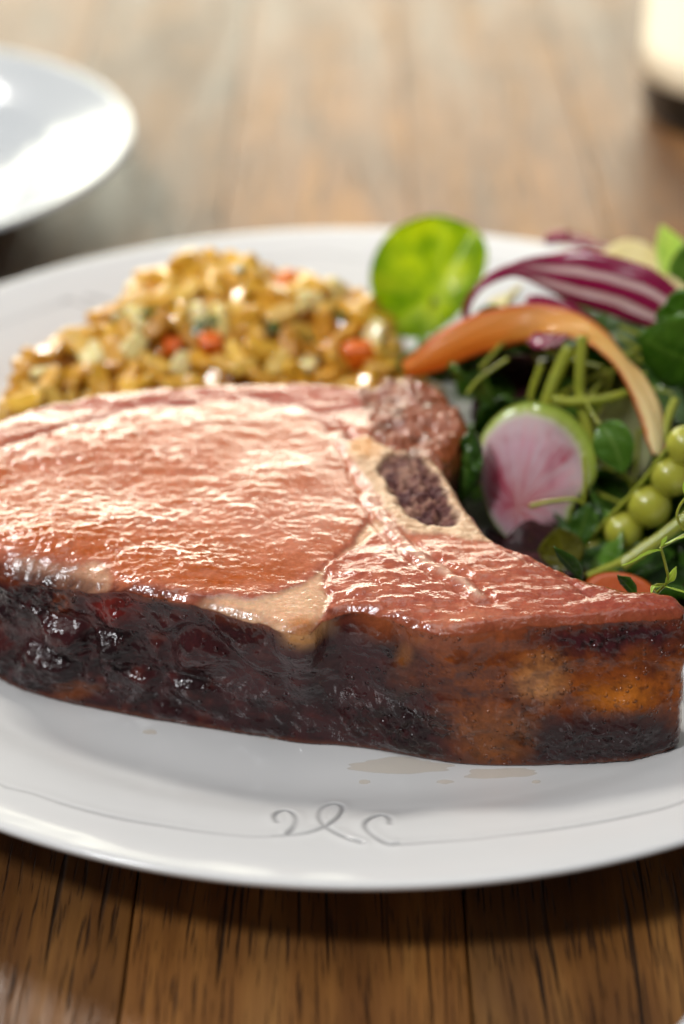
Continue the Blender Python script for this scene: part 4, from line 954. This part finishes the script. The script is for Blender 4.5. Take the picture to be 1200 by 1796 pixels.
    for i, (a, b, y, W, m, lb) in enumerate([(800, 650, 3.6, 1.6, ML_DARK, 'shaded dark leaf under the left end of the orange ribbon'), (850, 640, 3.2, 1.9, ML_DARK, 'broad shaded leaf below the middle of the orange ribbon'), (835, 690, 1.8, 1.5, ML_MID, 'green leaf in shade beside the browned knob of the chop'),
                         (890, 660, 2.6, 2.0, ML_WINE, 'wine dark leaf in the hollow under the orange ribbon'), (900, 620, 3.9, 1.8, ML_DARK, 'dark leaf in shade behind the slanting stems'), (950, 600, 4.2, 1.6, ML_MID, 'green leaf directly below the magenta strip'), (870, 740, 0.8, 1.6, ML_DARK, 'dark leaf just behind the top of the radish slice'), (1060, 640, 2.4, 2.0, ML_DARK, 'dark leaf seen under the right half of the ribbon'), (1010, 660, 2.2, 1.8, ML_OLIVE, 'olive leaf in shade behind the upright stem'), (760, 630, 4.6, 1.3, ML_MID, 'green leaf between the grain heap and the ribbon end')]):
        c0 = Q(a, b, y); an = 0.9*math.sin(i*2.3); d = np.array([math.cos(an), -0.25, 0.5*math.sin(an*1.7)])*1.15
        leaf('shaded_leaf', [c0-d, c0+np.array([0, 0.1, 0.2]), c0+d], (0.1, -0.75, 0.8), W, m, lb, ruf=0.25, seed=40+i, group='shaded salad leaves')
    # carrot slice by the tail of the chop
    out = [(1030, 1016), (1062, 1004), (1100, 1006), (1136, 1022), (1152, 1050), (1120, 1075), (1060, 1070), (1026, 1045)]
    P = polar(out, (1090, 1040), lambda a, b, r: -5.6+(1040-b)*0.010+0*r, 8, 40)
    o = sheet('carrot_slice', P, 0.16, M_CARS, wrapv=True); tag(o, 'orange carrot slice peeking over the tail of the chop', 'carrot')
    # ---- stems and shoots
    stems = [([Q(1022, 590, 0.6), Q(1018, 640, 0.3), Q(1018, 700, 0.0), Q(1030, 750, -0.4), Q(1046, 800, -0.8)], 0.14, 'thick upright green stem under the middle of the orange ribbon'),
             ([Q(1000, 610, 0.9), Q(980, 650, 0.7), Q(960, 700, 0.4), Q(950, 740, 0.2)], 0.17, 'slanting green stem left of the upright stem'),
             ([Q(950, 640, 1.2), Q(935, 680, 1.0), Q(925, 720, 0.8)], 0.09, 'thin slanting stem above the pink radish slice'),
             ([Q(970, 702, -0.1), Q(1010, 705, -0.2), Q(1060, 700, -0.2), Q(1100, 690, 0.0)], 0.13, 'yellow-green stem lying level across the upright stem'),
             ([Q(930, 888, -2.4), Q(965, 880, -2.55), Q(1005, 876, -2.7), Q(1026, 885, -2.7)], 0.055, 'thin yellow-green stem crossing the face of the pink radish slice'),
             ([Q(1024, 800, -2.2), Q(1026, 840, -2.5), Q(1024, 880, -2.7)], 0.05, 'thin stem hanging down the right edge of the radish slice'),
             ([Q(1185, 700, -0.6), Q(1170, 740, -1.0), Q(1160, 800, -1.6)], 0.11, 'olive stem beside the pale end of the ribbon'),
             ([Q(1140, 950, -3.6), Q(1090, 985, -4.0), Q(1030, 1010, -4.4)], 0.10, 'shaded olive stem lying below the pea pod'),
             ([Q(1210, 905, -3.9), Q(1150, 950, -4.1), Q(1090, 992, -4.3)], 0.16, 'thick shaded green stem along the lower side of the pod')]
    rs_ = random.Random(11)
    for i in range(26):      # thin shoots woven through the heap
        a = rs_.uniform(850, 1190); b = rs_.uniform(600, 720) if i % 2 else rs_.uniform(700, 900); y = 2.2-(b-600)*0.013+rs_.uniform(-0.3, 0.3)
        if b > 690 and a < 1050: a += 110
        an = rs_.uniform(-1.3, 1.3); ln = rs_.uniform(40, 80); dx, dy = math.sin(an)*ln, math.cos(an)*ln
        stems.append(([Q(a-dx, b-dy, y+0.3), Q(a+rs_.uniform(-14, 14), b, y), Q(a+dx, b+dy*0.8, y-0.5)], rs_.uniform(0.035, 0.07), None))
    for pts, r, lb in stems:
        o = tube('salad_stem', pts, [r, r*0.85], M_STEM); tag(o, lb or 'thin pale green shoot woven through the salad heap', 'stem', 'salad stems' if lb else 'thin salad shoots')
    # ---- micro-herb sprig on the tail of the chop
    root = thing('herb_sprig', Q(1158, 1040, -8.0), 'fine light green herb sprig resting on the tail of the chop', 'herb sprig')
    def st(pts, r=0.03): tube('stem', pts, r, M_STEM, root, 7, 24)
    def lf(pts, W, side, seed): sheet('leaflet', strip(pts, side, leafw(W, 0.85), 26, 9, 0.12, 0.015, seed=seed), 0.02, ML_SPRIG, root)
    st([Q(1152, 1040, -8.0), Q(1170, 1022, -8.0), Q(1172, 1012, -8.05), Q(1166, 985, -8.1), Q(1159, 960, -8.1)], [0.035, 0.03])
    st([Q(1159, 960, -8.1), Q(1178, 950, -8.0), Q(1205, 936, -7.9), Q(1240, 915, -7.8)], [0.03, 0.035])
    st([Q(1206, 870, -8.0), Q(1192, 888, -8.0), Q(1188, 908, -8.0), Q(1200, 930, -7.95)], [0.03, 0.03])
    st([Q(1152, 1040, -8.0), Q(1145, 1036, -8.1), Q(1150, 1026, -8.1), Q(1166, 1026, -8.0)], [0.02, 0.03])
    lf([Q(1160, 964, -8.1), Q(1135, 972, -8.3), Q(1110, 985, -8.5), Q(1090, 992, -8.6)], 0.27, (0.2, -0.7, 0.7), 3)
    lf([Q(1164, 956, -8.1), Q(1185, 945, -8.0), Q(1212, 938, -8.0)], 0.22, (0.2, -0.7, 0.6), 5)
    lf([Q(1168, 1024, -8.0), Q(1178, 1012, -8.1), Q(1186, 994, -8.1)], 0.17, (0.9, -0.5, 0.2), 7)
    lf([Q(1164, 1028, -8.0), Q(1182, 1032, -8.1), Q(1208, 1040, -8.2)], 0.20, (0.0, -0.8, 0.5), 8)
    lf([Q(1160, 1028, -8.0), Q(1148, 1030, -8.2), Q(1142, 1042, -8.4)], 0.14, (0.3, -0.8, 0.3), 9)
    lf([Q(1204, 872, -8.0), Q(1206, 850, -8.0), Q(1212, 835, -8.0)], 0.2, (0.9, -0.4, 0.2), 10)
    lf([Q(1160, 958, -8.1), Q(1164, 950, -8.1), Q(1170, 941, -8.1)], 0.09, (0.9, -0.4, 0.2), 11)
    # ---- the shaded bed of leaves everything rests on
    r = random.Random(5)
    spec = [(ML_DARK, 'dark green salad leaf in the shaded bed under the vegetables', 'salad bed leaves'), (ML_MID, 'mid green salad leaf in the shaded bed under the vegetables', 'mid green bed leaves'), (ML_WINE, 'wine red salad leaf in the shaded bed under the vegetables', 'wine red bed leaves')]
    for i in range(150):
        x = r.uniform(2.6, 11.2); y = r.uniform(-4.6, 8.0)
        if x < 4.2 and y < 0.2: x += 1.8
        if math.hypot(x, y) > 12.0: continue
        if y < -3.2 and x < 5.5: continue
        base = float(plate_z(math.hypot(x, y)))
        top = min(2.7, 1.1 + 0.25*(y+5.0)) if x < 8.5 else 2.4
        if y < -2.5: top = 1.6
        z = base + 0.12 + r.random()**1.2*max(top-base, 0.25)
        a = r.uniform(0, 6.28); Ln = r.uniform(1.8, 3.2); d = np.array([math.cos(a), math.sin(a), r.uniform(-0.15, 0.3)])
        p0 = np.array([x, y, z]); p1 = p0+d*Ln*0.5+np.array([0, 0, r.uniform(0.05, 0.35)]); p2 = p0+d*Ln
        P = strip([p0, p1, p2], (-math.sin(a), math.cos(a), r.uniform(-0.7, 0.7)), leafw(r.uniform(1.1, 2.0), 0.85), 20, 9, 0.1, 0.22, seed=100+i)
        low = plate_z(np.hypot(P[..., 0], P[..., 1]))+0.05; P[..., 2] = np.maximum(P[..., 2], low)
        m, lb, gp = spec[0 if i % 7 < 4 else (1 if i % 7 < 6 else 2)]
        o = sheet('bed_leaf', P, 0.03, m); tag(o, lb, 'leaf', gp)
salad()

# ------------------------------------------------------------------ juice on the plate
def juice():
    k = Mt('meat_juice'); v = k.obj()
    k.p(Base_Color=k.mix(k.noise(v, 300, 2), lin(226, 200, 150), lin(206, 168, 110)), Roughness=0.06, IOR=1.35, Alpha=0.10)
    k.set(k.b.inputs['Normal'], k.bump(k.noise(v, 200, 2), 0.1, 0.0005))
    for i, (a, b, rx, ry, lb) in enumerate([(700, 1343, 1.1, 0.28, 'thin pool of meat juice along the foot of the chop'), (880, 1356, 0.7, 0.22, 'small juice film below the amber part of the crust'), (487, 1292, 0.22, 0.12, 'juice drop on the plate left of the middle of the chop'), (640, 1372, 0.12, 0.08, 'tiny juice drop between the pool and the rim scroll'), (265, 1284, 0.14, 0.09, 'tiny juice drop at the left foot of the chop'), (780, 1372, 0.16, 0.08, 'tiny juice drop right of the middle above the rim line'), (940, 1372, 0.10, 0.07, 'tiny juice drop near the right end of the chop')]):
        q = onz(float(a), float(b), 0.7)
        for _ in range(5): q = onz(float(a), float(b), float(plate_z(np.hypot(q[0], q[1]))))
        nr, nt = 8, 40; r_, t_ = np.meshgrid(np.linspace(0.001, 1, nr), np.linspace(0, 2*math.pi, nt, endpoint=False), indexing='ij')
        wob = 1+0.28*fbm(np.stack([np.cos(t_)*1.6, np.sin(t_)*1.6, 0*t_+i*4], -1), 2, 60+i)
        x = q[0]+rx*r_*wob*np.cos(t_); y = q[1]+ry*r_*wob*np.sin(t_)
        h = (0.025 if rx > 0.5 else 0.045)*np.sqrt(np.maximum(1-r_**3, 0))
        z = plate_z(np.hypot(x, y))
        V = np.concatenate([np.stack([x, y, z+0.004+h], -1).reshape(-1, 3), np.stack([x, y, z+0.002], -1).reshape(-1, 3)])
        Fq = gridfaces(nr, nt, True) + gridfaces(nr, nt, True, off=nr*nt, flip=True)
        Fq += [[(nr-1)*nt+j, nr*nt+(nr-1)*nt+j, nr*nt+(nr-1)*nt+(j+1) % nt, (nr-1)*nt+(j+1) % nt] for j in range(nt)]
        tag(mesh('juice_drop', V, Fq, k.m), lb, 'juice', 'juice drops on the plate')
juice()
